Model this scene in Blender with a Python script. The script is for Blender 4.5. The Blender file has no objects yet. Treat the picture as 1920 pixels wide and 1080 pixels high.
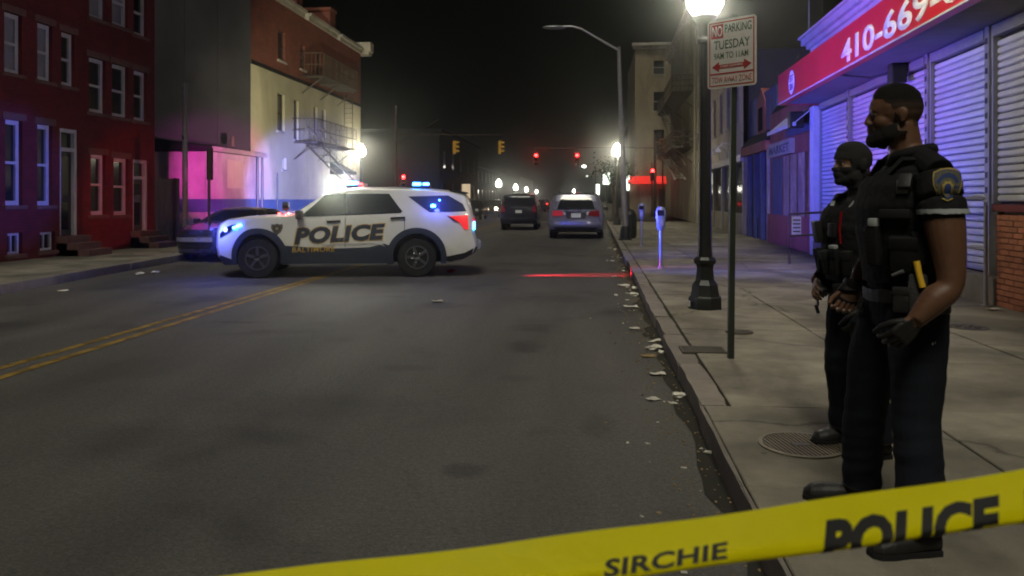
import bpy, bmesh, math, random
from mathutils import Vector, Matrix, noise
R = math.radians
random.seed(7)
S = bpy.context.scene
COL = S.collection
V = Vector
PI = math.pi

# ------------------------------------------------------------------ camera, night sky, skyglow, exposure
F, CX, HY, EYE = 1450.0, 960.0, 373.0, 1.52        # focal length and horizon of the photograph in pixels, eye height in metres
PSI = math.atan(145 / F)                           # the camera looks 5.7 degrees left of the street's direction
cam = bpy.data.cameras.new('camera')
cam.sensor_width = 36
cam.lens = F / 1920 * 36
cam.shift_y = -(540 - HY) / 1920
cam.clip_start = .05
cam.clip_end = 2000
cam.dof.use_dof = True
cam.dof.focus_distance = 7.5
cam.dof.aperture_fstop = 5.0
camo = bpy.data.objects.new('camera', cam)
COL.objects.link(camo)
camo.location = (0, 0, EYE)
camo.rotation_euler = (R(90), 0, PSI)
S.camera = camo

W = bpy.data.worlds.new('World')
S.world = W
W.use_nodes = True
nt = W.node_tree
bg = nt.nodes['Background']
tc = nt.nodes.new('ShaderNodeTexCoord')
sx = nt.nodes.new('ShaderNodeSeparateXYZ')
cr = nt.nodes.new('ShaderNodeValToRGB')
nt.links.new(tc.outputs['Generated'], sx.inputs[0])
nt.links.new(sx.outputs['Z'], cr.inputs[0])
cr.color_ramp.elements[0].position = 0.0
cr.color_ramp.elements[0].color = (.34, .36, .33, 1)
cr.color_ramp.elements[1].position = .6
cr.color_ramp.elements[1].color = (.13, .15, .17, 1)
nt.links.new(cr.outputs[0], bg.inputs[0])
bg.inputs[1].default_value = .004

sun = bpy.data.lights.new('sun', 'SUN')            # the town's glow from behind the camera, very soft
sun.energy = 1.6
sun.angle = R(20)
sun.color = (1.0, .95, .78)
so = bpy.data.objects.new('sun', sun)
COL.objects.link(so)
so.rotation_euler = (V((.02, .62, -1.0))).to_track_quat('-Z', 'Y').to_euler()

S.view_settings.view_transform = 'Standard'
S.view_settings.look = 'None'
S.view_settings.exposure = 0
S.view_settings.gamma = 1
S.view_settings.use_curve_mapping = False
S.render.engine = 'CYCLES'
S.cycles.use_denoising = True
S.cycles.max_bounces = 6
S.cycles.diffuse_bounces = 3
S.cycles.glossy_bounces = 3
S.cycles.transmission_bounces = 4
S.cycles.volume_bounces = 0
S.cycles.sample_clamp_indirect = 4
S.cycles.filter_width = 1.9

# ------------------------------------------------------------------ where a pixel of the photograph lies in the street
CP, SP = math.cos(PSI), math.sin(PSI)
def ray(px):
    u = (px - CX) / F
    return V((u * CP - SP, CP + u * SP))
def at(px, d, z=0.):
    r = ray(px) * d
    return V((r.x, r.y, z))
def ground(px, py, z=0.):
    return at(px, F * (EYE - z) / (py - HY), z)
def zat(py, d):
    return EYE + (HY - py) / F * d

class Line:
    """a facade line: local x along it, local y out to the street"""
    def __init__(s, p, e):
        s.p = V(p); s.e = V(e).normalized(); s.rot = math.atan2(s.e.y, s.e.x)
        s.n = V((-s.e.y, s.e.x))
    def sd(s, px, off=0.):
        r = ray(px); p = s.p + s.n * off
        # p + t e = d r
        det = s.e.x * -r.y + r.x * s.e.y
        t = (-p.x * -r.y + -p.y * r.x * 1.0)
        # solve [e, -r] [t, d] = -p
        a, b, c, dd = s.e.x, -r.x, s.e.y, -r.y
        D = a * dd - b * c
        t = (-p.x * dd - b * -p.y) / D
        d = (a * -p.y - c * -p.x) / D
        return t, d
    def x(s, px, off=0.): return s.sd(px, off)[0]
    def z(s, px, py, off=0.): return zat(py, s.sd(px, off)[1])
    def w(s, x, y=0., z=0.):
        q = s.p + s.e * x + s.n * y
        return V((q.x, q.y, z))

# ------------------------------------------------------------------ materials
def _n(nt, t, **k):
    n = nt.nodes.new(t)
    for a, b in k.items(): setattr(n, a, b)
    return n
def mat(name, col, rough=.7, metal=0., var=.18, scale=3., bump=0., bscale=60., objrand=0., spec=.4, coat=0., stain=0., rvar=.1):
    m = bpy.data.materials.new(name); m.use_nodes = True
    nt = m.node_tree; L = nt.links.new
    b = nt.nodes['Principled BSDF']
    b.inputs['Metallic'].default_value = metal
    b.inputs['Specular IOR Level'].default_value = spec
    b.inputs['Coat Weight'].default_value = coat
    b.inputs['Coat Roughness'].default_value = .06
    g = _n(nt, 'ShaderNodeNewGeometry')
    n1 = _n(nt, 'ShaderNodeTexNoise'); n1.inputs['Scale'].default_value = scale; n1.inputs['Detail'].default_value = 7; n1.inputs['Roughness'].default_value = .65
    L(g.outputs['Position'], n1.inputs['Vector'])
    r = _n(nt, 'ShaderNodeMapRange'); L(n1.outputs[0], r.inputs[0])
    r.inputs[1].default_value = .3; r.inputs[2].default_value = .7
    r.inputs[3].default_value = 1 - var; r.inputs[4].default_value = 1 + var
    val = r.outputs[0]
    if objrand:
        oi = _n(nt, 'ShaderNodeObjectInfo')
        r2 = _n(nt, 'ShaderNodeMapRange'); L(oi.outputs['Random'], r2.inputs[0])
        r2.inputs[3].default_value = 1 - objrand; r2.inputs[4].default_value = 1 + objrand
        mm = _n(nt, 'ShaderNodeMath', operation='MULTIPLY'); L(val, mm.inputs[0]); L(r2.outputs[0], mm.inputs[1]); val = mm.outputs[0]
    if stain:
        n3 = _n(nt, 'ShaderNodeTexNoise'); n3.inputs['Scale'].default_value = scale * .35; n3.inputs['Detail'].default_value = 5; n3.inputs['Distortion'].default_value = .8
        mp = _n(nt, 'ShaderNodeMapping'); mp.inputs['Scale'].default_value = (1, 1, .35); mp.inputs['Location'].default_value = (7, 3, 1)
        L(g.outputs['Position'], mp.inputs[0]); L(mp.outputs[0], n3.inputs['Vector'])
        r3 = _n(nt, 'ShaderNodeMapRange'); L(n3.outputs[0], r3.inputs[0])
        r3.inputs[1].default_value = .42; r3.inputs[2].default_value = .62; r3.inputs[3].default_value = 1; r3.inputs[4].default_value = 1 - stain
        mm = _n(nt, 'ShaderNodeMath', operation='MULTIPLY'); L(val, mm.inputs[0]); L(r3.outputs[0], mm.inputs[1]); val = mm.outputs[0]
    mx = _n(nt, 'ShaderNodeVectorMath', operation='SCALE'); mx.inputs[0].default_value = col[:3]; L(val, mx.inputs['Scale'])
    L(mx.outputs[0], b.inputs['Base Color'])
    rr = _n(nt, 'ShaderNodeMapRange'); L(n1.outputs[0], rr.inputs[0])
    rr.inputs[3].default_value = max(0, rough - rvar); rr.inputs[4].default_value = min(1, rough + rvar)
    L(rr.outputs[0], b.inputs['Roughness'])
    if bump:
        n2 = _n(nt, 'ShaderNodeTexNoise'); n2.inputs['Scale'].default_value = bscale; n2.inputs['Detail'].default_value = 4
        L(g.outputs['Position'], n2.inputs['Vector'])
        bp = _n(nt, 'ShaderNodeBump'); bp.inputs['Strength'].default_value = bump; bp.inputs['Distance'].default_value = .01
        L(n2.outputs[0], bp.inputs['Height']); L(bp.outputs[0], b.inputs['Normal'])
    return m
def emit(name, col, strength, base=(.8, .8, .8)):
    m = bpy.data.materials.new(name); m.use_nodes = True
    b = m.node_tree.nodes['Principled BSDF']
    b.inputs['Base Color'].default_value = (*base, 1)
    b.inputs['Emission Color'].default_value = (*col, 1)
    b.inputs['Emission Strength'].default_value = strength
    b.inputs['Roughness'].default_value = .4
    return m

STAINS = []
for (px_, py_, rx_, ry_, dk) in ((985, 650, .22, .42, .55), (440, 604, .50, .10, .60), (872, 882, .16, .14, .55), (1030, 560, .8, .6, .70), (600, 760, .9, .5, .78), (250, 820, .5, .45, .75), (760, 690, .30, .16, .72), (1120, 800, .14, .35, .72), (1240, 560, .2, .8, .62), (660, 545, 1.2, .5, .75)):
    g_ = ground(px_, py_); STAINS.append((g_.x, g_.y, rx_, ry_, dk))
def asphalt():
    m = mat('asphalt', (.068, .065, .060), .78, var=.10, scale=1.3, spec=.35)
    nt = m.node_tree; L = nt.links.new; b = nt.nodes['Principled BSDF']
    old = b.inputs['Base Color'].links[0].from_socket
    g = _n(nt, 'ShaderNodeNewGeometry')
    # aggregate: small pale and dark stones
    vo = _n(nt, 'ShaderNodeTexVoronoi'); vo.inputs['Scale'].default_value = 95; L(g.outputs['Position'], vo.inputs['Vector'])
    r = _n(nt, 'ShaderNodeMapRange'); L(vo.outputs['Color'], r.inputs[0]); r.inputs[3].default_value = .72; r.inputs[4].default_value = 1.32
    # long wheel-track wear and oil stains
    mp = _n(nt, 'ShaderNodeMapping'); mp.inputs['Scale'].default_value = (1.1, .16, 1); L(g.outputs['Position'], mp.inputs[0])
    n = _n(nt, 'ShaderNodeTexNoise'); n.inputs['Scale'].default_value = 1.2; n.inputs['Detail'].default_value = 6; L(mp.outputs[0], n.inputs['Vector'])
    r2 = _n(nt, 'ShaderNodeMapRange'); L(n.outputs[0], r2.inputs[0]); r2.inputs[1].default_value = .3; r2.inputs[2].default_value = .72; r2.inputs[3].default_value = .74; r2.inputs[4].default_value = 1.26
    ns = _n(nt, 'ShaderNodeTexNoise'); ns.inputs['Scale'].default_value = .75; ns.inputs['Detail'].default_value = 3; ns.inputs['Distortion'].default_value = .3
    L(g.outputs['Position'], ns.inputs['Vector'])
    r3 = _n(nt, 'ShaderNodeMapRange'); L(ns.outputs[0], r3.inputs[0]); r3.inputs[1].default_value = .57; r3.inputs[2].default_value = .70; r3.inputs[3].default_value = 1; r3.inputs[4].default_value = .55
    # hairline cracks
    nd = _n(nt, 'ShaderNodeTexNoise'); nd.inputs['Scale'].default_value = 1.7; nd.inputs['Detail'].default_value = 5; L(g.outputs['Position'], nd.inputs['Vector'])
    ad = _n(nt, 'ShaderNodeMixRGB'); ad.inputs[0].default_value = .35; L(g.outputs['Position'], ad.inputs[1]); L(nd.outputs['Color'], ad.inputs[2])
    vc = _n(nt, 'ShaderNodeTexVoronoi'); vc.feature = 'DISTANCE_TO_EDGE'; vc.inputs['Scale'].default_value = .42; L(ad.outputs[0], vc.inputs['Vector'])
    r4 = _n(nt, 'ShaderNodeMapRange'); L(vc.outputs['Distance'], r4.inputs[0]); r4.inputs[1].default_value = .0; r4.inputs[2].default_value = .006; r4.inputs[3].default_value = .86; r4.inputs[4].default_value = 1
    n5 = _n(nt, 'ShaderNodeTexNoise'); n5.inputs['Scale'].default_value = 34; n5.inputs['Detail'].default_value = 5; n5.inputs['Roughness'].default_value = .8; L(g.outputs['Position'], n5.inputs['Vector'])
    r5 = _n(nt, 'ShaderNodeMapRange'); L(n5.outputs[0], r5.inputs[0]); r5.inputs[1].default_value = .3; r5.inputs[2].default_value = .7; r5.inputs[3].default_value = .66; r5.inputs[4].default_value = 1.36
    # small dark spots of oil and gum
    v6 = _n(nt, 'ShaderNodeTexVoronoi'); v6.inputs['Scale'].default_value = 1.25; v6.inputs['Randomness'].default_value = 1; L(ad.outputs[0], v6.inputs['Vector'])
    r6 = _n(nt, 'ShaderNodeMapRange'); L(v6.outputs['Distance'], r6.inputs[0]); r6.inputs[1].default_value = .05; r6.inputs[2].default_value = .16; r6.inputs[3].default_value = .62; r6.inputs[4].default_value = 1
    # individual stains with ragged outlines
    extra = []
    for (cx_, cy_, rx_, ry_, dk) in STAINS:
        mp_ = _n(nt, 'ShaderNodeMapping'); mp_.vector_type = 'TEXTURE'
        mp_.inputs['Location'].default_value = (cx_, cy_, 0); mp_.inputs['Scale'].default_value = (rx_, ry_, 1)
        L(g.outputs['Position'], mp_.inputs[0])
        ln = _n(nt, 'ShaderNodeVectorMath', operation='LENGTH'); L(mp_.outputs[0], ln.inputs[0])
        ns_ = _n(nt, 'ShaderNodeTexNoise'); ns_.inputs['Scale'].default_value = 5; ns_.inputs['Detail'].default_value = 6; ns_.inputs['Roughness'].default_value = .7; L(g.outputs['Position'], ns_.inputs['Vector'])
        ad_ = _n(nt, 'ShaderNodeMath', operation='MULTIPLY_ADD'); L(ns_.outputs[0], ad_.inputs[0]); ad_.inputs[1].default_value = 1.8; L(ln.outputs['Value'], ad_.inputs[2])
        r_ = _n(nt, 'ShaderNodeMapRange'); L(ad_.outputs[0], r_.inputs[0]); r_.inputs[1].default_value = 1.35; r_.inputs[2].default_value = 1.95; r_.inputs[3].default_value = dk; r_.inputs[4].default_value = 1
        extra.append(r_)
    last = old
    for q in [r, r2, r3, r4, r5, r6] + extra:
        s = _n(nt, 'ShaderNodeVectorMath', operation='SCALE'); L(last, s.inputs[0]); L(q.outputs[0], s.inputs['Scale']); last = s.outputs[0]
    L(last, b.inputs['Base Color'])
    bp = _n(nt, 'ShaderNodeBump'); bp.inputs['Strength'].default_value = .55; bp.inputs['Distance'].default_value = .006
    L(vo.outputs['Distance'], bp.inputs['Height']); L(bp.outputs[0], b.inputs['Normal'])
    return m

def pavement():
    m = mat('slab_concrete', (.215, .196, .155), .85, var=.24, scale=2.6, bump=.45, bscale=110, objrand=.15, stain=.42, spec=.25)
    nt = m.node_tree; L = nt.links.new; b = nt.nodes['Principled BSDF']
    last = b.inputs['Base Color'].links[0].from_socket
    g = _n(nt, 'ShaderNodeNewGeometry')
    nd = _n(nt, 'ShaderNodeTexNoise'); nd.inputs['Scale'].default_value = 2.6; nd.inputs['Detail'].default_value = 6; L(g.outputs['Position'], nd.inputs['Vector'])
    ad = _n(nt, 'ShaderNodeMixRGB'); ad.inputs[0].default_value = .30; L(g.outputs['Position'], ad.inputs[1]); L(nd.outputs['Color'], ad.inputs[2])
    vc = _n(nt, 'ShaderNodeTexVoronoi'); vc.feature = 'DISTANCE_TO_EDGE'; vc.inputs['Scale'].default_value = .5; L(ad.outputs[0], vc.inputs['Vector'])
    r1 = _n(nt, 'ShaderNodeMapRange'); L(vc.outputs['Distance'], r1.inputs[0]); r1.inputs[1].default_value = .0; r1.inputs[2].default_value = .009; r1.inputs[3].default_value = .45; r1.inputs[4].default_value = 1
    # chewing gum spots
    vg = _n(nt, 'ShaderNodeTexVoronoi'); vg.inputs['Scale'].default_value = 3.1; L(g.outputs['Position'], vg.inputs['Vector'])
    r2 = _n(nt, 'ShaderNodeMapRange'); L(vg.outputs['Distance'], r2.inputs[0]); r2.inputs[1].default_value = .045; r2.inputs[2].default_value = .07; r2.inputs[3].default_value = .62; r2.inputs[4].default_value = 1
    # broad grime
    ng = _n(nt, 'ShaderNodeTexNoise'); ng.inputs['Scale'].default_value = .9; ng.inputs['Detail'].default_value = 8; ng.inputs['Roughness'].default_value = .7; L(g.outputs['Position'], ng.inputs['Vector'])
    r3 = _n(nt, 'ShaderNodeMapRange'); L(ng.outputs[0], r3.inputs[0]); r3.inputs[1].default_value = .35; r3.inputs[2].default_value = .68; r3.inputs[3].default_value = 1.15; r3.inputs[4].default_value = .70
    for q in (r1, r2, r3):
        s = _n(nt, 'ShaderNodeVectorMath', operation='SCALE'); L(last, s.inputs[0]); L(q.outputs[0], s.inputs['Scale']); last = s.outputs[0]
    L(last, b.inputs['Base Color'])
    return m

def tapefilm():
    m = mat('barrier_tape', (.94, .86, .002), .5, var=.05, scale=8, bump=.12, bscale=35, spec=.3)
    nt = m.node_tree; b = nt.nodes['Principled BSDF']
    tr = _n(nt, 'ShaderNodeBsdfTranslucent'); tr.inputs[0].default_value = (.92, .84, .004, 1)
    mx = _n(nt, 'ShaderNodeMixShader'); mx.inputs[0].default_value = .45
    nt.links.new(b.outputs[0], mx.inputs[1]); nt.links.new(tr.outputs[0], mx.inputs[2]); nt.links.new(mx.outputs[0], nt.nodes['Material Output'].inputs[0])
    return m

def brickwall(name, c1, c2, mortar, var=.25):
    m = mat(name, c1, .85, var=var, scale=2.0, spec=.2)
    nt = m.node_tree; L = nt.links.new; b = nt.nodes['Principled BSDF']
    g = _n(nt, 'ShaderNodeNewGeometry'); s = _n(nt, 'ShaderNodeSeparateXYZ'); L(g.outputs['Position'], s.inputs[0])
    a = _n(nt, 'ShaderNodeMath', operation='ADD'); L(s.outputs[0], a.inputs[0]); L(s.outputs[1], a.inputs[1])
    c = _n(nt, 'ShaderNodeCombineXYZ'); L(a.outputs[0], c.inputs[0]); L(s.outputs[2], c.inputs[1])
    br = _n(nt, 'ShaderNodeTexBrick'); L(c.outputs[0], br.inputs['Vector'])
    br.inputs['Scale'].default_value = 1; br.inputs['Brick Width'].default_value = .21; br.inputs['Row Height'].default_value = .07
    br.inputs['Mortar Size'].default_value = .006; br.inputs['Mortar Smooth'].default_value = .3
    br.inputs['Color1'].default_value = (*c1, 1); br.inputs['Color2'].default_value = (*c2, 1); br.inputs['Mortar'].default_value = (*mortar, 1)
    val = [n for n in nt.nodes if n.type == 'MAP_RANGE'][0].outputs[0]
    sc = _n(nt, 'ShaderNodeVectorMath', operation='SCALE'); L(br.outputs['Color'], sc.inputs[0]); L(val, sc.inputs['Scale'])
    L(sc.outputs[0], b.inputs['Base Color'])
    bp = _n(nt, 'ShaderNodeBump'); bp.inputs['Strength'].default_value = .6; bp.inputs['Distance'].default_value = .008; bp.invert = True
    L(br.outputs['Fac'], bp.inputs['Height']); L(bp.outputs[0], b.inputs['Normal'])
    return m

M = dict(
    asphalt=asphalt(),
    slab=pavement(),
    kerb=mat('kerb_stone', (.21, .185, .16), .85, var=.2, scale=4, bump=.5, bscale=60, objrand=.1, stain=.2, spec=.25),
    dirt=mat('joint_dirt', (.03, .028, .024), .95, spec=.1),
    earth=mat('earth', (.04, .04, .037), .95, spec=.1),
    yellow_line=mat('yellow_line', (.26, .17, .035), .75, var=.35, scale=14, stain=.55, spec=.2),
    brick=brickwall('facade_brick', (.135, .020, .022), (.10, .016, .020), (.075, .032, .032)),
    brick_dark=brickwall('upper_brick', (.21, .065, .045), (.15, .05, .038), (.12, .075, .055)),
    one_brick=mat('single_brick', (.34, .135, .075), .85, var=.2, scale=14, bump=.5, bscale=90, objrand=.22, spec=.2),
    mortar=mat('mortar', (.22, .17, .12), .9, var=.2, scale=20, spec=.15),
    cream=mat('cream_wall', (.50, .46, .32), .8, var=.12, scale=1.2, stain=.3, bump=.3, bscale=25, spec=.2),
    pale=mat('pale_wall', (.48, .43, .38), .8, var=.16, scale=1.8, stain=.35, bump=.3, bscale=25, spec=.2),
    dimcream=mat('weathered_cream_wall', (.33, .30, .20), .85, var=.2, scale=1.2, stain=.4, bump=.3, bscale=25, spec=.2),
    brownstone=mat('brownstone', (.13, .070, .062), .85, var=.2, scale=6, spec=.2),
    pipegrey=mat('grey_pipe', (.24, .23, .22), .7, var=.25, scale=5, stain=.3, spec=.3),
    lamplitcream=mat('cream_lamplit_paint', (.66, .60, .44), .75, var=.15, scale=1.5, stain=.3, spec=.25),  # paler cream with the lamplight of the lower wall put into it
    blueband=mat('blue_band', (.07, .11, .20), .7, var=.2, spec=.2),
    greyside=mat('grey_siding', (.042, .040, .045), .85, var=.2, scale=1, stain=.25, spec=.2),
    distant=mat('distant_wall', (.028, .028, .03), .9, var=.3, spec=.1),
    glowglass=mat('blue_glow_glass', (.035, .045, .085), .15, var=.1, spec=.7),  # paler blue base standing for the flasher's glow in the quarter window
    blind=mat('drawn_blind', (.20, .20, .23), .5, var=.2, scale=3, spec=.5, coat=.6),
    roofdark=mat('roof_felt', (.022, .022, .025), .9, spec=.1),
    trim=mat('white_trim', (.46, .455, .47), .55, var=.12, scale=5, spec=.3, stain=.12),
    trim_old=mat('old_trim', (.36, .33, .28), .75, var=.2, scale=3, stain=.25, spec=.2),
    glass=mat('window_glass', (.012, .014, .02), .07, var=.1, spec=.9, rvar=.02),
    curtain=mat('curtain', (.30, .30, .36), .8, var=.2, scale=2),
    darkdoor=mat('dark_door', (.035, .028, .03), .45, var=.2, spec=.4),
    wood=mat('old_board', (.22, .13, .09), .8, var=.3, scale=6, stain=.3, objrand=.15, spec=.2),
    ply=mat('plywood', (.40, .30, .22), .8, var=.28, scale=5, stain=.35, spec=.2),
    slatewall=mat('slate_blue_wall', (.10, .115, .16), .8, var=.2, stain=.25, spec=.2),
    redwall=mat('red_painted_wall', (.30, .10, .08), .8, var=.2, stain=.3, spec=.2),
    tanwall=mat('tan_wall', (.27, .23, .155), .85, var=.15, stain=.3, spec=.2),
    iron=mat('black_iron', (.018, .020, .019), .45, metal=.3, var=.25, scale=12, spec=.5),
    rust=mat('painted_iron', (.065, .052, .038), .7, metal=.1, var=.3, scale=9, spec=.3),
    greenpole=mat('green_steel', (.035, .045, .032), .5, metal=.4, var=.2, spec=.5),
    steel=mat('grey_steel', (.30, .30, .31), .42, metal=.6, var=.15, scale=6, spec=.5),
    galv=mat('galvanised_slat', (.50, .50, .51), .45, metal=.25, var=.10, scale=4, stain=.10, objrand=.06, spec=.45),
    fascia=mat('fascia_red', (.56, .022, .04), .38, var=.08, scale=1.2, stain=.10, spec=.5),
    letter=mat('letter_white', (.82, .82, .80), .45, var=.05, spec=.4),
    soffit=mat('soffit', (.15, .145, .15), .8, var=.15, spec=.2),
    sill=mat('dark_red_sill', (.13, .03, .03), .6, spec=.3),
    signwhite=mat('sign_white', (.60, .58, .54), .4, var=.08, scale=9, spec=.4, stain=.08),
    signred=mat('sign_red', (.35, .03, .03), .45, var=.1, spec=.3),
    signgreen=mat('sign_green', (.03, .07, .03), .5, spec=.3),
    black=mat('print_black', (.012, .012, .012), .5, var=.05, spec=.3),
    tape=tapefilm(),
    carwhite=mat('white_car_paint', (.62, .63, .60), .30, var=.03, spec=.5, coat=.6, rvar=.04),
    livery=mat('dark_blue_livery', (.026, .034, .058), .40, var=.08, spec=.5, coat=.2),
    goldfoil=mat('gold_print', (.50, .33, .06), .45, var=.12, scale=20, spec=.4),
    carglass=mat('car_glass', (.010, .012, .014), .06, var=.1, spec=.9, rvar=.02),
    rubber=mat('tyre_rubber', (.014, .014, .015), .8, var=.15, scale=20, spec=.25),
    plastic=mat('black_plastic', (.016, .016, .018), .5, var=.15, spec=.4),
    chrome=mat('chrome', (.62, .62, .64), .16, metal=1, var=.05),
    rim=mat('dark_rim', (.13, .13, .14), .35, metal=.7, var=.1),
    silver=mat('silver_paint', (.20, .20, .25), .28, metal=.45, var=.04, coat=.6, rvar=.04),
    navycar=mat('dark_car_paint', (.020, .021, .028), .25, metal=.3, var=.05, coat=.7, rvar=.04),
    greycar=mat('grey_car_paint', (.016, .016, .02), .3, metal=.4, var=.05, coat=.6, rvar=.04),
    plate=mat('plate_white', (.55, .55, .56), .45, spec=.4),
    redlens=mat('red_lens', (.24, .008, .01), .15, var=.1, spec=.6),
    amberlens=mat('amber_housing', (.55, .30, .02), .5, var=.1, spec=.4),
    meter=mat('meter_grey', (.17, .20, .27), .45, metal=.3, var=.12, spec=.5),
    paper=mat('litter_paper', (.55, .53, .46), .85, var=.25, scale=30, objrand=.35, spec=.2),
    leaf=mat('litter_brown', (.20, .14, .07), .85, var=.3, scale=30, objrand=.4, spec=.2),
    grate=mat('cast_iron', (.075, .066, .05), .6, metal=.35, var=.3, scale=25, spec=.4),
    grate_rim=mat('worn_iron', (.16, .14, .10), .55, metal=.3, var=.3, scale=25, spec=.4),
    cloth=mat('black_uniform', (.0105, .0108, .012), .85, var=.18, scale=9, bump=.4, bscale=260, spec=.2),
    vest=mat('black_vest', (.0075, .0075, .008), .8, var=.2, scale=12, bump=.5, bscale=200, spec=.25),
    trousers=mat('navy_trousers', (.0085, .0105, .017), .85, var=.15, scale=9, bump=.35, bscale=280, spec=.2),
    skin=mat('brown_skin', (.125, .060, .034), .48, var=.10, scale=24, bump=.15, bscale=300, spec=.4),
    skin2=mat('light_brown_skin', (.20, .115, .075), .5, var=.1, scale=24, spec=.4),
    hair=mat('black_hair', (.009, .008, .007), .75, var=.3, scale=90, bump=.9, bscale=420, spec=.25),
    fade=mat('cropped_hair', (.045, .027, .018), .7, var=.25, scale=120, bump=.5, bscale=420, spec=.25),
    leather=mat('black_leather', (.011, .011, .011), .56, var=.2, scale=30, bump=.2, bscale=90, spec=.5),
    stripe=mat('grey_stripe', (.34, .36, .37), .7, spec=.3),
    patchblue=mat('patch_blue', (.03, .05, .15), .75, spec=.2),
    patchgold=mat('patch_gold', (.36, .27, .07), .75, var=.2, scale=60, spec=.2),
    yellowgrip=mat('yellow_grip', (.70, .42, .03), .5, spec=.4),
    eye=mat('eye_white', (.35, .32, .28), .3, spec=.5),
    leafgreen=mat('leaf_green', (.045, .065, .025), .7, var=.4, scale=6, spec=.3),
    bark=mat('bark', (.07, .055, .04), .9, var=.3, scale=12, bump=.6, spec=.1),
    globe=emit('lamp_globe', (1.0, .93, .74), 135),
    globefar=emit('lamp_globe_far', (1.0, .93, .72), 130),
    globetiny=emit('lamp_globe_tiny', (1.0, .95, .80), 22),
    blueled=emit('blue_led', (.02, .12, 1.0), 40),
    cyanled=emit('cyan_led', (.03, .34, 1.0), 24),
    redled=emit('red_led', (1.0, .03, .03), 12),
    whiteled=emit('white_led', (1.0, .97, .82), 1000),
    amberled=emit('amber_led', (1.0, .45, .15), 8),
    redsignal=emit('red_signal', (1.0, .012, .012), 46),
    headlight=emit('head_light', (1.0, .78, .5), 60),
    taillight=emit('tail_light', (1.0, .02, .03), .75, (.4, .01, .01)),
    dimtail=emit('dim_tail_light', (1.0, .02, .05), .16, (.30, .01, .012)),
    brakelight=emit('brake_light', (1.0, .02, .02), 14, (.4, .01, .01)),
    shoplight=emit('shop_light', (.85, .95, .80), 2.6),
    redneon=emit('red_awning_light', (1.0, .03, .02), .8, (.5, .02, .02)),
    warmwin=emit('lit_window', (1.0, .62, .28), .35),
)

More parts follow.
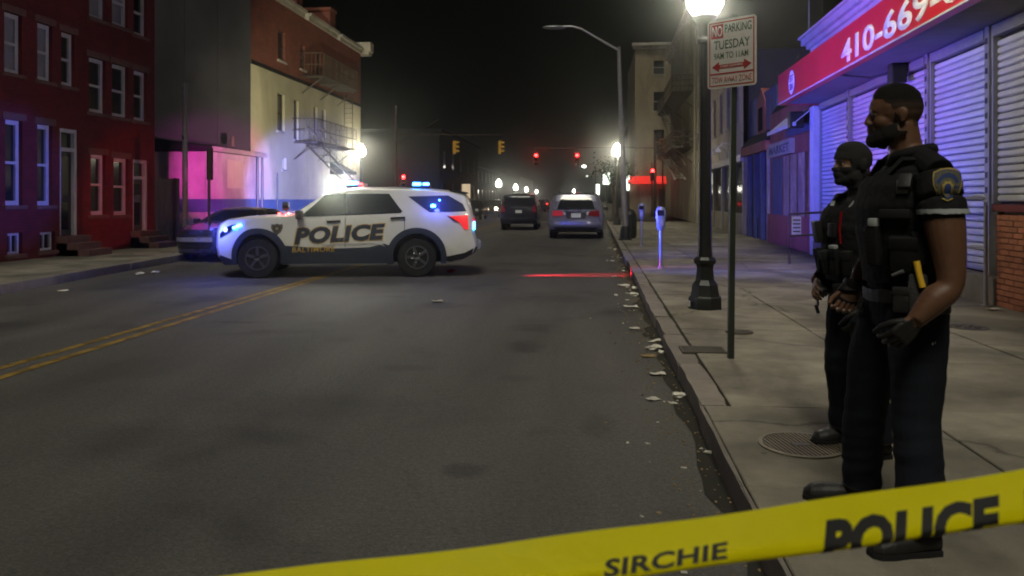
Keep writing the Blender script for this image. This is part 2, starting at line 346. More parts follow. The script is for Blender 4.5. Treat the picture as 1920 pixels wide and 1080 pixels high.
# ------------------------------------------------------------------ geometry helpers
class MB:
    def __init__(s): s.bm = bmesh.new()
    def _new(s, fn):
        before = set(s.bm.verts); fn(); return [v for v in s.bm.verts if v not in before]
    def box(s, lo, hi, bevel=0., mtx=None):
        lo, hi = V(lo), V(hi); c = (lo + hi) / 2; z = hi - lo
        r = bmesh.ops.create_cube(s.bm, size=1, matrix=Matrix.Translation(c) @ Matrix.Diagonal((z.x, z.y, z.z, 1)))
        vs = r['verts']
        if bevel:
            es = list({e for v in vs for e in v.link_edges})
            r = bmesh.ops.bevel(s.bm, geom=es, offset=bevel, segments=2, profile=.6, affect='EDGES', clamp_overlap=True)
            vs = list({v for f in r['faces'] for v in f.verts} | {v for v in vs if v.is_valid})
        if mtx is not None: bmesh.ops.transform(s.bm, matrix=mtx, verts=vs)
        return s
    def cbox(s, c, size, rot=(0, 0, 0), bevel=0.):
        from mathutils import Euler
        h = V(size) / 2
        return s.box(-h, h, bevel, Matrix.Translation(V(c)) @ Euler(rot).to_matrix().to_4x4())
    def tube(s, pts, rad, n=10, caps=True, flat=1., ref=(0, 0, 1), sm=0):
        pts = [V(p) for p in pts]
        if not hasattr(rad, '__len__'): rad = [rad] * len(pts)
        if sm:
            P, Q = [], []
            for i in range(len(pts) - 1):
                a, b_, c, d = pts[max(i - 1, 0)], pts[i], pts[i + 1], pts[min(i + 2, len(pts) - 1)]
                e, f, g, h = rad[max(i - 1, 0)], rad[i], rad[i + 1], rad[min(i + 2, len(pts) - 1)]
                for k in range(sm):
                    t = k / sm
                    cf = (-.5 * t + t * t - .5 * t ** 3, 1 - 2.5 * t * t + 1.5 * t ** 3, .5 * t + 2 * t * t - 1.5 * t ** 3, -.5 * t * t + .5 * t ** 3)
                    P.append(a * cf[0] + b_ * cf[1] + c * cf[2] + d * cf[3]); Q.append(e * cf[0] + f * cf[1] + g * cf[2] + h * cf[3])
            pts = P + [pts[-1]]; rad = Q + [rad[-1]]
        rings = []
        ref = V(ref)
        for i, p in enumerate(pts):
            t = (pts[min(i + 1, len(pts) - 1)] - pts[max(i - 1, 0)])
            if t.length < 1e-9: t = V((0, 0, 1))
            t.normalize()
            rf = ref if abs(t.dot(ref)) < .95 else V((1, 0, 0))
            a = t.cross(rf).normalized(); b = t.cross(a)
            rings.append([s.bm.verts.new(p + (a * math.cos(k * 2 * PI / n) + b * math.sin(k * 2 * PI / n) * flat) * rad[i]) for k in range(n)])
        for A, B in zip(rings, rings[1:]):
            for k in range(n): s.bm.faces.new((A[k], A[(k + 1) % n], B[(k + 1) % n], B[k]))
        if caps:
            s.bm.faces.new(rings[0][::-1]); s.bm.faces.new(rings[-1])
        return s
    def rings(s, secs, n=20):
        """secs: (cx, cy, cz, rx, ry, yaw, power)"""
        rr = []
        for sec in secs:
            cx, cy, cz, rx, ry = sec[:5]; yaw = sec[5] if len(sec) > 5 else 0; pw = sec[6] if len(sec) > 6 else 2
            ring = []
            for k in range(n):
                a = 2 * PI * k / n; c, d = math.cos(a), math.sin(a)
                x = math.copysign(abs(c) ** (2 / pw), c) * rx; y = math.copysign(abs(d) ** (2 / pw), d) * ry
                ring.append(s.bm.verts.new((cx + x * math.cos(yaw) - y * math.sin(yaw), cy + x * math.sin(yaw) + y * math.cos(yaw), cz)))
            rr.append(ring)
        for A, B in zip(rr, rr[1:]):
            for k in range(n): s.bm.faces.new((A[k], A[(k + 1) % n], B[(k + 1) % n], B[k]))
        s.bm.faces.new(rr[0][::-1]); s.bm.faces.new(rr[-1])
        return s
    def lathe(s, prof, n=20, c=(0, 0, 0), axis='Z'):
        c = V(c); rr = []
        for r, z in prof:
            ring = []
            for k in range(n):
                a = 2 * PI * k / n
                p = V((r * math.cos(a), r * math.sin(a), z))
                if axis == 'Y': p = V((p.x, p.z, p.y))
                if axis == 'X': p = V((p.z, p.x, p.y))
                ring.append(s.bm.verts.new(c + p))
            rr.append(ring)
        for A, B in zip(rr, rr[1:]):
            for k in range(n): s.bm.faces.new((A[k], A[(k + 1) % n], B[(k + 1) % n], B[k]))
        s.bm.faces.new(rr[0][::-1]); s.bm.faces.new(rr[-1])
        return s
    def ball(s, c, r, n=14):
        r = r if hasattr(r, '__len__') else (r, r, r)
        bmesh.ops.create_uvsphere(s.bm, u_segments=n, v_segments=max(6, n * 2 // 3), radius=1, matrix=Matrix.Translation(V(c)) @ Matrix.Diagonal((*r, 1)))
        return s
    def poly(s, pts):
        s.bm.faces.new([s.bm.verts.new(V(p)) for p in pts]); return s
    def prism(s, pts, vec):
        """flat polygon extruded by a vector"""
        vec = V(vec); a = [s.bm.verts.new(V(p)) for p in pts]; b = [s.bm.verts.new(V(p) + vec) for p in pts]
        s.bm.faces.new(a[::-1]); s.bm.faces.new(b)
        for k in range(len(a)): s.bm.faces.new((a[k], a[(k + 1) % len(a)], b[(k + 1) % len(a)], b[k]))
        return s
    def build(s, name, m, parent=None, smooth=0., loc=None, recalc=True):
        if recalc: bmesh.ops.recalc_face_normals(s.bm, faces=s.bm.faces)
        me = bpy.data.meshes.new(name); s.bm.to_mesh(me); s.bm.free()
        return link(name, me, m, parent, smooth, loc)

def link(name, me, m, parent=None, smooth=0., loc=None):
    if m is not None and not me.materials: me.materials.append(m)
    if smooth:
        for p in me.polygons: p.use_smooth = True
        me.set_sharp_from_angle(angle=R(smooth))
    o = bpy.data.objects.new(name, me); COL.objects.link(o)
    if parent is not None: o.parent = parent
    if loc is not None: o.location = loc
    return o
def tag(o, label=None, cat=None, group=None, kind=None):
    if label: o['label'] = label
    if cat: o['category'] = cat
    if group: o['group'] = group
    if kind: o['kind'] = kind
    return o
def thing(name, label, cat, loc=(0, 0, 0), rotz=0., group=None):
    o = bpy.data.objects.new(name, None); o.empty_display_size = .2
    COL.objects.link(o); o.location = loc; o.rotation_euler = (0, 0, rotz)
    return tag(o, label, cat, group)
def dup(root, loc, rotz=None, label=None, group=None):
    def cp(o, par):
        c = o.copy(); COL.objects.link(c)
        if par is not None:
            c.parent = par
        for ch in list(o.children): cp(ch, c)
        return c
    r = cp(root, None); r.location = loc
    if rotz is not None: r.rotation_euler = (0, 0, rotz)
    if label: r['label'] = label
    if group: r['group'] = group
    return r

def text_mesh(body, size=1., offset=0., shear=0., align='LEFT', spacing=1., res=3):
    cu = bpy.data.curves.new('lettering', 'FONT'); cu.body = body; cu.size = size; cu.offset = offset; cu.shear = shear
    cu.align_x = align; cu.space_character = spacing; cu.resolution_u = res; cu.fill_mode = 'FRONT'
    o = bpy.data.objects.new('lettering', cu); COL.objects.link(o)
    dg = bpy.context.evaluated_depsgraph_get()
    me = bpy.data.meshes.new_from_object(o.evaluated_get(dg))
    bpy.data.objects.remove(o); bpy.data.curves.remove(cu)
    bm = bmesh.new(); bm.from_mesh(me); bpy.data.meshes.remove(me)
    bmesh.ops.remove_doubles(bm, verts=bm.verts, dist=1e-5 * size)
    return bm
def fit(bm, x0, x1, y0, y1):
    """stretch a lettering mesh to a rectangle"""
    xs = [v.co.x for v in bm.verts]; ys = [v.co.y for v in bm.verts]
    a, b, c, d = min(xs), max(xs), min(ys), max(ys)
    for v in bm.verts:
        v.co.x = x0 + (v.co.x - a) / (b - a) * (x1 - x0); v.co.y = y0 + (v.co.y - c) / (d - c) * (y1 - y0)
    return bm
def lettering(name, body, m, parent, org, ux, uy, x0, x1, y0, y1, thick=.006, offset=0., shear=0., spacing=1.):
    """flat raised letters in the plane org + x*ux + y*uy, stretched to the rectangle"""
    bm = fit(text_mesh(body, 1, offset, shear, spacing=spacing), x0, x1, y0, y1)
    org, ux, uy = V(org), V(ux), V(uy); n = ux.cross(uy).normalized()
    r = bmesh.ops.extrude_face_region(bm, geom=list(bm.faces))
    up = [e for e in r['geom'] if isinstance(e, bmesh.types.BMVert)]
    ups = set(up)
    for v in bm.verts:
        p = org + ux * v.co.x + uy * v.co.y
        if v in ups: p = p + n * thick
        v.co = p
    b = MB(); b.bm.free(); b.bm = bm
    return b.build(name, m, parent)

def bars(mb, segs, r, n=6):
    for a, b in segs: mb.tube([a, b], r, n)
    return mb

# a wall with real openings: front sheet, reveals, nothing behind
def facade(name, m, parent, x0, x1, z0, z1, ops, t=.14, y=0.):
    xs = sorted({x0, x1, *[o[0] for o in ops], *[o[1] for o in ops]})
    zs = sorted({z0, z1, *[o[2] for o in ops], *[o[3] for o in ops]})
    b = MB()
    for i in range(len(xs) - 1):
        for j in range(len(zs) - 1):
            cx, cz = (xs[i] + xs[i + 1]) / 2, (zs[j] + zs[j + 1]) / 2
            if any(o[0] < cx < o[1] and o[2] < cz < o[3] for o in ops): continue
            b.poly([(xs[i], y, zs[j]), (xs[i + 1], y, zs[j]), (xs[i + 1], y, zs[j + 1]), (xs[i], y, zs[j + 1])])
    for a, c, e, g in ops:
        q = [(a, e), (c, e), (c, g), (a, g)]
        for k in range(4):
            p, r = q[k], q[(k + 1) % 4]
            b.poly([(p[0], y, p[1]), (r[0], y, r[1]), (r[0], y - t, r[1]), (p[0], y - t, p[1])])
    bmesh.ops.remove_doubles(b.bm, verts=b.bm.verts, dist=1e-4)
    return b.build(name, m, parent)
def window(parent, op, t=.14, fw=.07, fm=None, gm=None, sash=True, sill=True, y=0., name='window', mull=0):
    a, c, e, g = op; fm = fm or M['trim']; gm = gm or M['glass']
    b = MB(); yb, yf = y - t + .0, y - t + .07
    b.box((a, yb, e), (a + fw, yf, g)); b.box((c - fw, yb, e), (c, yf, g))
    b.box((a + fw, yb, g - fw), (c - fw, yf, g)); b.box((a + fw, yb, e), (c - fw, yf, e + fw))
    if sash: b.box((a + fw, yb + .005, (e + g) / 2 - .03), (c - fw, yf + .01, (e + g) / 2 + .03))
    for k in range(mull):
        xm = a + (c - a) * (k + 1) / (mull + 1); b.box((xm - .02, yb + .008, e + fw), (xm + .02, yf - .008, g - fw))
    w = b.build(name, fm, parent)
    if gm is M['glass'] and fm is M['trim'] and random.random() < .18: gm = M['blind']
    MB().box((a + .01, yb - .03, e + .01), (c - .01, yb + .02, g - .01)).build('pane', gm, w)
    if sill: MB().box((a - .08, y - t, e - .09), (c + .08, y + .07, e), .012).build('sill', M['trim_old'] if fm is not M['trim'] else M['brownstone'], w)
    return w
# ------------------------------------------------------------------ the street
def sheet(name, m, pts, kind='structure'):
    b = MB(); b.poly(pts)
    return tag(b.build(name, m, recalc=False), kind=kind)
kx = lambda y: .70 + .0075 * y                # right kerb line
FRL = Line((5.10, 0), (.024, 1))              # right facade line, local x runs away from the camera, y out to the street
FLL = Line((-12.7, 0), (0, -1))               # left facade line, local x runs towards the camera
LKX = -9.4
sheet('ground', M['earth'], [(-300, -30, -.03), (300, -30, -.03), (300, 460, -.03), (-300, 460, -.03)])
sheet('road', M['asphalt'], [(-12, -12, 0), (kx(-12) + .1, -12, 0), (kx(460) + .1, 460, 0), (-12, 460, 0)])
sheet('cross_street', M['asphalt'], [(-120, 52, -.006), (-11.9, 52, -.006), (-11.9, 68, -.006), (-120, 68, -.006)])
sheet('cross_street', M['asphalt'], [(kx(52) - .02, 52, -.006), (120, 52, -.006), (120, 68, -.006), (kx(60) - .02, 68, -.006)])
# worn double yellow centre line
a0, a1 = ground(0, 691), ground(598, 518.5)
b0, b1 = ground(0, 709), ground(601, 521.5)
def strip(p, q, w, y0, y1):
    p, q = V(p), V(q); e = (q - p).normalized(); n = V((e.y, -e.x, 0)) * w / 2
    P = p + e * (y0 - p.y) / e.y; Q = p + e * (y1 - p.y) / e.y
    b = MB(); N = 60
    for k in range(N):
        A = P.lerp(Q, k / N); B = P.lerp(Q, (k + 1) / N)
        b.poly([A - n + V((0, 0, .004)), A + n + V((0, 0, .004)), B + n + V((0, 0, .004)), B - n + V((0, 0, .004))])
    return tag(b.build('centre_line', M['yellow_line'], recalc=False), kind='structure')
strip(a0, a1, .10, 1.5, 50); strip(b0, b1, .10, 1.5, 50)
# stop line and crossing bars at the far junction
b = MB(); b.poly([(-5.2, 50.2, .004), (.6, 50.2, .004), (.6, 50.7, .004), (-5.2, 50.7, .004)]); tag(b.build('stop_line', M['signwhite'], recalc=False), kind='structure')

# left pavement: its kerb drifts away from the road's line, then straightens
def lk(y): return -8.2 - .097 * min(y, 24) - .02 * max(0, y - 24)
b = MB(); ys = [-12, 0, 8, 16, 24, 38, 52]
b.prism([(-16, -12, -.3)] + [(lk(y) - .16, y, -.3) for y in ys] + [(-16, 52, -.3)], (0, 0, .45))
left_pave = tag(b.build('left_pavement', M['slab']), kind='structure')
for k in range(24):
    y = -6 + k * 2.4
    if y > 50: break
    j = random.uniform(-.012, .012)
    b = MB(); b.prism([(lk(y) - .155, y, -.25), (lk(y) + j, y, -.25), (lk(y + 2.38) + j, y + 2.38, -.25), (lk(y + 2.38) - .155, y + 2.38, -.25)], (0, 0, .405))
    es = [e for e in b.bm.edges if e.verts[0].co.z > .1 and e.verts[1].co.z > .1]
    bmesh.ops.bevel(b.bm, geom=es, offset=.015, segments=2, affect='EDGES'); b.build('kerb_stone', M['kerb'], left_pave, 40)
b = MB(); b.box((-30, 68, -.3), (-10.9, 440, .14)); tag(b.build('far_left_pavement', M['slab']), kind='structure')
b = MB(); b.box((kx(68), 68, -.3), (30, 440, .14)); tag(b.build('far_right_pavement', M['slab']), kind='structure')

# right pavement: bed, slabs, kerb stones
b = MB(); b.prism([(kx(-12) + .02, -12, -.3), (7.5, -12, -.3), (7.5, 52, -.3), (kx(52) + .02, 52, -.3)], (0, 0, .30 + .128))
right_pave = tag(b.build('right_pavement', M['dirt']), kind='structure')
slab_rows = [-2.2, -.7, .8, 2.32, 3.78, 5.24, 6.8, 8.3, 9.75]
while slab_rows[-1] < 46: slab_rows.append(slab_rows[-1] + 1.5)
rs = random.Random(3)
for i in range(len(slab_rows) - 1):
    y0, y1 = slab_rows[i], slab_rows[i + 1]
    near = y1 < 5.3
    xs0 = (kx(y0) + (.012 if near else .19), kx(y1) + (.012 if near else .19))
    cols = [0, 1.33, 2.75, 4.25, 6.5]
    for c in range(4):
        g = .007
        h = .15 + rs.uniform(-.0035, .0035)
        xa = [xs0[0] + cols[c] + g, xs0[1] + cols[c] + g]; xb = [xs0[0] + cols[c + 1] - g, xs0[1] + cols[c + 1] - g]
        b = MB()
        if c == 0 and near: g2 = .19
        b.prism([(xa[0], y0 + g, .06), (xb[0], y0 + g, .06), (xb[1], y1 - g, .06), (xa[1], y1 - g, .06)], (0, 0, h - .06))
        es = [e for e in b.bm.edges if abs(e.verts[0].co.z - h) < .002 and abs(e.verts[1].co.z - h) < .002]
        bmesh.ops.bevel(b.bm, geom=es, offset=.006, segments=1, affect='EDGES')
        b.build('slab', M['slab'], right_pave)
# kerb stones: cast kerb close by, older shifted stones beyond
yy = [-4, -2.3, -.8, .8, 2.3, 3.8, 5.22, 6.55, 8.0, 9.2, 10.9, 12.6, 14.3]
while yy[-1] < 50: yy.append(yy[-1] + 1.75)
for i in range(len(yy) - 1):
    y0, y1 = yy[i] + .006, yy[i + 1] - .006
    near = y1 < 5.3
    off = 0 if near else rs.uniform(-.018, .018); w = .0 if near else .182 + rs.uniform(-.012, .004)
    h = .152 if near else .146 + rs.uniform(-.012, .008)
    N = 7
    b = MB(); 
    front, back = [], []
    for k in range(N + 1):
        y = y0 + (y1 - y0) * k / N
        front.append((kx(y) - (.012 if near else 0) + off + rs.uniform(-.006, .006), y))
        back.append((kx(y) + (.010 if near else w + rs.uniform(-.012, .006)) + off * .2, y))
    pts = [(x, y, -.25) for x, y in front] + [(x, y, -.25) for x, y in back[::-1]]
    b.prism(pts, (0, 0, h + .25))
    es = [e for e in b.bm.edges if abs(e.verts[0].co.z - h) < .002 and abs(e.verts[1].co.z - h) < .002]
    bmesh.ops.bevel(b.bm, geom=es, offset=.012 if not near else .008, segments=2, affect='EDGES', clamp_overlap=True)
    b.build('kerb_stone', M['kerb'], right_pave, smooth=40)
# silt lying against the kerb
b = MB(); N = 160; prev = None
for k in range(N + 1):
    y = 1.5 + 34 * k / N; w_ = max(.02, .10 + .16 * noise.noise(V((y * 1.3, 0, 0))) + .07 * noise.noise(V((y * 5.1, 3, 0))))
    cur = (b.bm.verts.new((kx(y) - w_, y, .004)), b.bm.verts.new((kx(y) + .03, y, .006)))
    if prev: b.bm.faces.new((prev[0], prev[1], cur[1], cur[0]))
    prev = cur
tag(b.build('gutter_silt', M['dirt'], recalc=False), kind='structure')
# gutter dirt along the kerb: thin lenses of grit
b = MB()
for k in range(1500):
    y = rs.uniform(2, 30); x = kx(y) - abs(rs.gauss(0, .16)) - .015; s = rs.uniform(.003, .012)
    b.cbox((x, y, s * .4), (s, s * rs.uniform(.6, 1.6), s * .8), (rs.random(), rs.random(), rs.random() * 3))
tag(b.build('gutter_grit', M['leaf']), 'small grit and crumbs of dead leaves lying along the right gutter', kind='stuff')

# ------------------------------------------------------------------ left side: brick row houses
def row_house(label, x0, x1, ztop, rows, doors, basements, lit=None, depth=9):
    """everything in the local frame of the left facade line; openings given in pixels"""
    o = FLL.w(x0)
    t = thing('row_house', label, 'row house', o, FLL.rot, 'brick row houses on the left')
    ops = []
    def opn(pa, pb, ya, yb):
        xa, xb = sorted((FLL.x(pa), FLL.x(pb))); pm = (pa + pb) / 2
        return (xa - x0, xb - x0, FLL.z(pm, yb), FLL.z(pm, ya))
    W_ = [opn(*r) for r in rows]; D_ = [opn(*r) for r in doors]; B_ = [opn(*r) for r in basements]
    D_ = [(a, c, .62, g) for a, c, e, g in D_]
    L_ = x1 - x0
    facade('wall', M['brick'], t, .0, L_, .1, ztop, W_ + D_ + B_, t=.16)
    MB().box((.0, -depth, .1), (L_, -.30, ztop - .01)).build('house_body', M['brick'], t)
    b = MB(); b.box((-.04, -.28, ztop - .75), (L_ + .04, .10, ztop - .55)); b.box((-.08, -.28, ztop - .55), (L_ + .08, .22, ztop - .2)); b.box((-.1, -.28, ztop - .2), (L_ + .1, .42, ztop + .02))
    k = .3
    while k < L_ - .2:
        b.box((k, .101, ztop - .74), (k + .14, .34, ztop - .201)); k += .7
    b.build('cornice', M['brownstone'], t)
    for q, op in enumerate(W_):
        w = window(t, op, t=.16, fw=.10)
        MB().box((op[0] - .1, -.1, op[3]), (op[1] + .1, .03, op[3] + .16), .01).build('lintel', M['brownstone'], w)
    for op in B_: window(t, op, t=.16, fw=.06, sash=False, mull=1, name='basement_window')
    for a, c, e, g in D_:
        w = MB(); fw = .09
        w.box((a, -.16, e), (a + fw, -.03, g)); w.box((c - fw, -.16, e), (c, -.03, g)); w.box((a + fw, -.16, g - fw), (c - fw, -.03, g)); zt = g - .55
        w.box((a + fw, -.16, zt), (c - fw, -.03, zt + .09))
        dr = w.build('doorway', M['trim'], t)
        MB().box((a + fw, -.18, zt + .09), (c - fw, -.13, g - fw)).build('transom_pane', M['glass'], dr)
        d = MB(); d.box((a + fw, -.18, e), (c - fw, -.12, zt))
        d.build('door', M['darkdoor'], dr)
        p = MB(); m_ = (a + c) / 2
        p.box((a + fw + .1, -.125, e + 1.0), (c - fw - .1, -.11, zt - .12)); p.box((a + fw + .1, -.125, e + .15), (c - fw - .1, -.112, e + .8))
        p.build('door_pane', M['glass'], dr)
        MB().ball((c - fw - .07, -.09, e + .95), .035, 10).build('door_knob', M['chrome'], dr)
        s = MB()
        for k in range(3): s.box((a - .12, .0 + .0, .1), (c + .12, .28 * (3 - k), .15 + .157 * (k + 1) - (.0 if k else 0)), .01)
        s.build('steps', M['brownstone'], t)
    return t
xe = FLL.x(290)
xm = FLL.x(152)
xn = FLL.x(0) + 7
row_house('dark red brick row house farthest left with blue lit white window frames', xm + .0, xn, 10.6,
          [(8, 41, 25, 138), (70, 98, 45, 152), (115, 140, 62, 162), (10, 42, 225, 385), (70, 98, 234, 385), (-70, -30, 185, 385), (-75, -33, -20, 112)],
          [(112, 146, 242, 415)], [(14, 42, 437, 477), (75, 103, 435, 470)])
row_house('dark red brick row house beside the alley with red reflections in its door', xe, xm - .02, 10.4,
          [(167, 198, -60, 36), (210, 240, -40, 50), (251, 275, -20, 68), (167, 198, 110, 212), (210, 240, 122, 220), (251, 275, 134, 227), (170, 198, 290, 403), (213, 241, 297, 403)],
          [(249, 277, 300, 420)], [])

# alley gate between the row house and the low store
x_g0 = FLL.x(342); x_g1 = xe - .02
t = thing('alley_gate', 'dark board gate closing the alley between brick house and pale store', 'gate', FLL.w(x_g0), FLL.rot)
n = 9; wd = (x_g1 - x_g0) / n
for k in range(n):
    MB().box((k * wd + .008, -.12, .17), ((k + 1) * wd - .008, -.09, 2.15 + rs.uniform(-.02, .02))).build('board', M['darkdoor'], t)
b = MB(); b.box((0, -.16, .5), (x_g1 - x_g0, -.121, .6)); b.box((0, -.16, 1.7), (x_g1 - x_g0, -.121, 1.8)); b.build('gate_rail', M['darkdoor'], t)

# low pale store with the blue band
x_l1 = FLL.x(385); x_l0 = FLL.x(481)
LL = x_l1 - x_l0
t = thing('low_store', 'low single storey store with pale stained walls and a blue band', 'store', FLL.w(x_l0), FLL.rot)
facade('front_wall', M['pale'], t, .0, LL, .1, 3.12, [], t=.1)
MB().box((.02, -9, .1), (LL - .002, -.02, 3.10)).build('store_body', M['pale'], t)
MB().box((.0, .001, 1.08), (LL, .02, 1.52)).build('band', M['blueband'], t)
MB().box((LL - .001, -9, 1.08), (LL + .018, .02, 1.52)).build('band', M['blueband'], t)
b = MB(); b.prism([(-.1, .35, 3.12), (-.1, .35, 3.24), (-.1, -.2, 3.30), (-.1, -5, 4.1), (-.1, -9.1, 3.3), (-.1, -9.1, 3.12)], (LL + .3, 0, 0)); b.build('roof', M['roofdark'], t)
MB().box((-.12, .352, 3.10), (LL + .22, .40, 3.26), .01).build('eave_board', M['trim_old'], t)
b = MB(); b.tube([(.12, .10, .15), (.12, .10, 3.1)], .05, 8); b.build('downpipe', M['iron'], t)
b = MB(); b.tube([(LL * .5, -.0, 3.4), (LL * .5, -.0, 3.75)], .09, 10); b.build('vent', M['rust'], t)
# patches of scraped paint on the front wall
for a, c, e, g in ((1.2, 2.4, 1.9, 2.9), (2.6, 3.2, .5, .98)):
    MB().box((a, .001, e), (c, .008, g)).build('paint_patch', M['cream'], t)

# pale pipe in front of the alley corner and the dark sign
p = at(347, 24.2, .15)
t = thing('vent_pipe', 'pale vertical pipe post standing at the corner of the alley gate', 'pipe', p)
MB().lathe([(.085, 0), (.085, 3.0), (.075, 3.05), (.075, 4.9), (.09, 4.92), (.09, 5.0)], 14).build('pipe', M['pipegrey'], t, 40)
b = MB(); b.tube([(0, 0, 3.2), (0, -.2, 3.35)], .02, 6); b.build('bracket', M['iron'], t)
p = at(392, 19.6, .15)
t = thing('kerb_sign', 'dark narrow sign seen from behind on a thin post near blue car light', 'sign', p)
MB().box((-.025, -.025, 0), (.025, .025, 2.62)).build('post', M['greenpole'], t)
MB().box((-.08, .026, 1.85), (.09, .04, 2.66), .004).build('sign_plate', M['iron'], t)

# ------------------------------------------------------------------ tall building with painted lower storeys and fire escape
x1 = FLL.x(470); x0 = FLL.x(676); LT = x1 - x0
o = FLL.w(x0)
T = thing('corner_building', 'tall building with cream painted lower storeys, red brick above and a fire escape', 'building', o, FLL.rot)
def opx(pa, pb, ya, yb):
    xa, xb = sorted((FLL.x(pa), FLL.x(pb))); pm = (pa + pb) / 2
    return (xa - x0, xb - x0, FLL.z(pm, yb), FLL.z(pm, ya))
zs_ = 6.72
lowops = [opx(520, 534, 176, 246), opx(551, 560, 188, 262), opx(588, 595, 200, 250), opx(604, 611, 205, 258), opx(529, 537, 296, 318)]
upops = [opx(521, 535, 58, 114), opx(563, 572, 84, 130), opx(596, 604, 100, 144), opx(645, 652, 130, 165)]
facade('painted_wall', M['cream'], T, 0, LT, .1, zs_, lowops, t=.18)
facade('brick_wall', M['brick_dark'], T, 0, LT, zs_, 9.6, upops, t=.18)
MB().box((0, -12, .1), (LT - .01, -.24, 9.3)).build('building_body', M['brick_dark'], T)
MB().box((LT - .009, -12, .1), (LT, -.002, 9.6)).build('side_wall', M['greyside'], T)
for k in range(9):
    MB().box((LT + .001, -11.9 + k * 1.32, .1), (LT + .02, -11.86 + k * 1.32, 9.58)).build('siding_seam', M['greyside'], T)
MB().box((0, .001, 1.02), (LT, .016, 1.50)).build('band', M['blueband'], T)
MB().box((0, .0, zs_ - .09), (LT, .05, zs_ + .06), .01).build('string_course', M['roofdark'], T)
for a, c, h in ((LT * .62, LT + .05, .0), (LT * .30, LT * .585, .02), (-.05, LT * .27, .0)):
    b = MB(); b.box((a, -.25, 9.6), (c, .10, 9.78)); b.box((a, -.25, 9.78), (c, .22, 9.9 + h)); b.build('coping', M['trim_old'], T)
b = MB(); b.box((-.5, -.3, 9.55), (.12, .5, 9.72)); b.box((-.55, -.3, 9.72), (.1, .6, 10.25), .04); b.build('corner_bracket', M['trim_old'], T)
for a, w, h in ((LT * .60, .7, 11.2), (LT * .28, .8, 11.0)):
    b = MB(); b.box((a - w / 2, -1.6, 9.2), (a + w / 2, -.26, h)); b.box((a - w / 2 - .06, -1.66, h), (a + w / 2 + .06, -.2, h + .15)); b.build('chimney', M['brick_dark'], T)
for op in lowops[:4]: window(T, op, t=.18, fw=.05, fm=M['darkdoor'])
window(T, lowops[4], t=.18, fw=.05, fm=M['trim_old'], sash=False)
for op in upops: window(T, op, t=.18, fw=.05, fm=M['darkdoor'])
b = MB(); b.tube([(LT - .9, .06, .15), (LT - .9, .06, 3.3)], .05, 8); b.build('downpipe', M['iron'], T)
b = MB(); b.tube([(LT - 2.4, .05, .15), (LT - 2.4, .05, 2.6)], .03, 8); b.build('conduit', M['iron'], T)
# ground floor doorway canopy
xa = FLL.x(628) - x0
b = MB(); b.box((xa - .7, .0, 2.75), (xa + .8, .9, 2.9), .02); b.prism([(xa - .7, .0, 2.9), (xa - .7, .85, 2.9), (xa - .7, .0, 3.35)], (1.5, 0, 0)); b.build('canopy', M['roofdark'], T)
b = MB(); b.box((xa - .45, -.1, .15), (xa + .5, .03, 2.4)); b.build('door', M['darkdoor'], T)
# fire escape: two balconies, a stair, a drop ladder
def balcony(z, xa, xb, dpt=1.05):
    b = MB()
    for k in range(11):
        y = .08 + (dpt - .1) * k / 10; b.box((xa, y, z), (xb, y + .045, z + .03))
    for q in (xa + .2, (xa + xb) / 2, xb - .2):
        b.box((q, .0, z - .06), (q + .05, dpt, z - .001)); b.tube([(q + .025, .03, z - .75), (q + .025, dpt - .1, z - .06)], .028, 6)
    fe = b.build('fire_escape_landing', M['rust'], T)
    r = MB()
    for h in (.5, 1.0):
        r.tube([(xa, .0, z + h), (xa, dpt, z + h), (xb, dpt, z + h), (xb, .0, z + h)], .022, 6)
    n = int((xb - xa) / .16)
    for k in range(n + 1):
        q = xa + (xb - xa) * k / n; r.tube([(q, dpt, z), (q, dpt, z + 1)], .012 if k % 5 else .024, 5)
    for k in range(1, 6):
        for q in (xa, xb): r.tube([(q, dpt * k / 6, z), (q, dpt * k / 6, z + 1)], .012, 5)
    r.build('railing', M['rust'], fe)
    return fe
fa, fb = FLL.x(634) - x0, FLL.x(548) - x0
balcony(3.98, fa + .3, fb); balcony(6.95, fa + .1, fb - .9)
def flight(p, q, w=.6, name='fire_stair'):
    p, q = V(p), V(q); b = MB(); dx = V((0, 1, 0)) * w / 2
    for s in (-1, 1):
        b.tube([p + dx * s, q + dx * s], .045, 6)
        b.tube([p + dx * s + V((0, 0, .85)), q + dx * s + V((0, 0, .85))], .02, 6)
        for k in range(6):
            c = p.lerp(q, (k + .5) / 6) + dx * s; b.tube([c, c + V((0, 0, .85))], .014, 5)
    n = max(4, int(abs(q.z - p.z) / .22))
    for k in range(n):
        c = p.lerp(q, (k + .5) / n); b.cbox(c, (.2, w, .03))
    return b.build(name, M['rust'], T)
flight((fb - .5, .8, 3.85), (fa + .6, .8, 2.35))
b = MB()
for s in (0, .42): b.tube([(fa + .7, .55 + s, 4.0), (fa + .7, .55 + s, 6.9)], .022, 6)
for k in range(12): b.tube([(fa + .7, .55, 4.1 + k * .24), (fa + .7, .97, 4.1 + k * .24)], .013, 5)
b.build('drop_ladder', M['rust'], T)
b = MB(); pl = at(0, 1)
# ------------------------------------------------------------------ right side: the corner shop with roller shutters
xE = FRL.x(1531)
T = thing('corner_shop', 'shop with closed roller shutters under a long red telephone number fascia', 'shop', FRL.w(0), FRL.rot)
x0 = 2.0
pier = FRL.x(1868, .15)
xf = FRL.x(1459, .95)
MB().box((x0, -7, .1), (xE, -.14, 5.0)).build('shop_body', M['pale'], T)
MB().box((xE - .34, -.14, .15), (xE + .02, .16, 3.78), .01).build('pilaster', M['trim'], T)
MB().box((pier + .02, -.14, .0), (xE - .345, .18, .50), .015).build('step', M['kerb'], T)
ZS, ZT = .50, 3.80
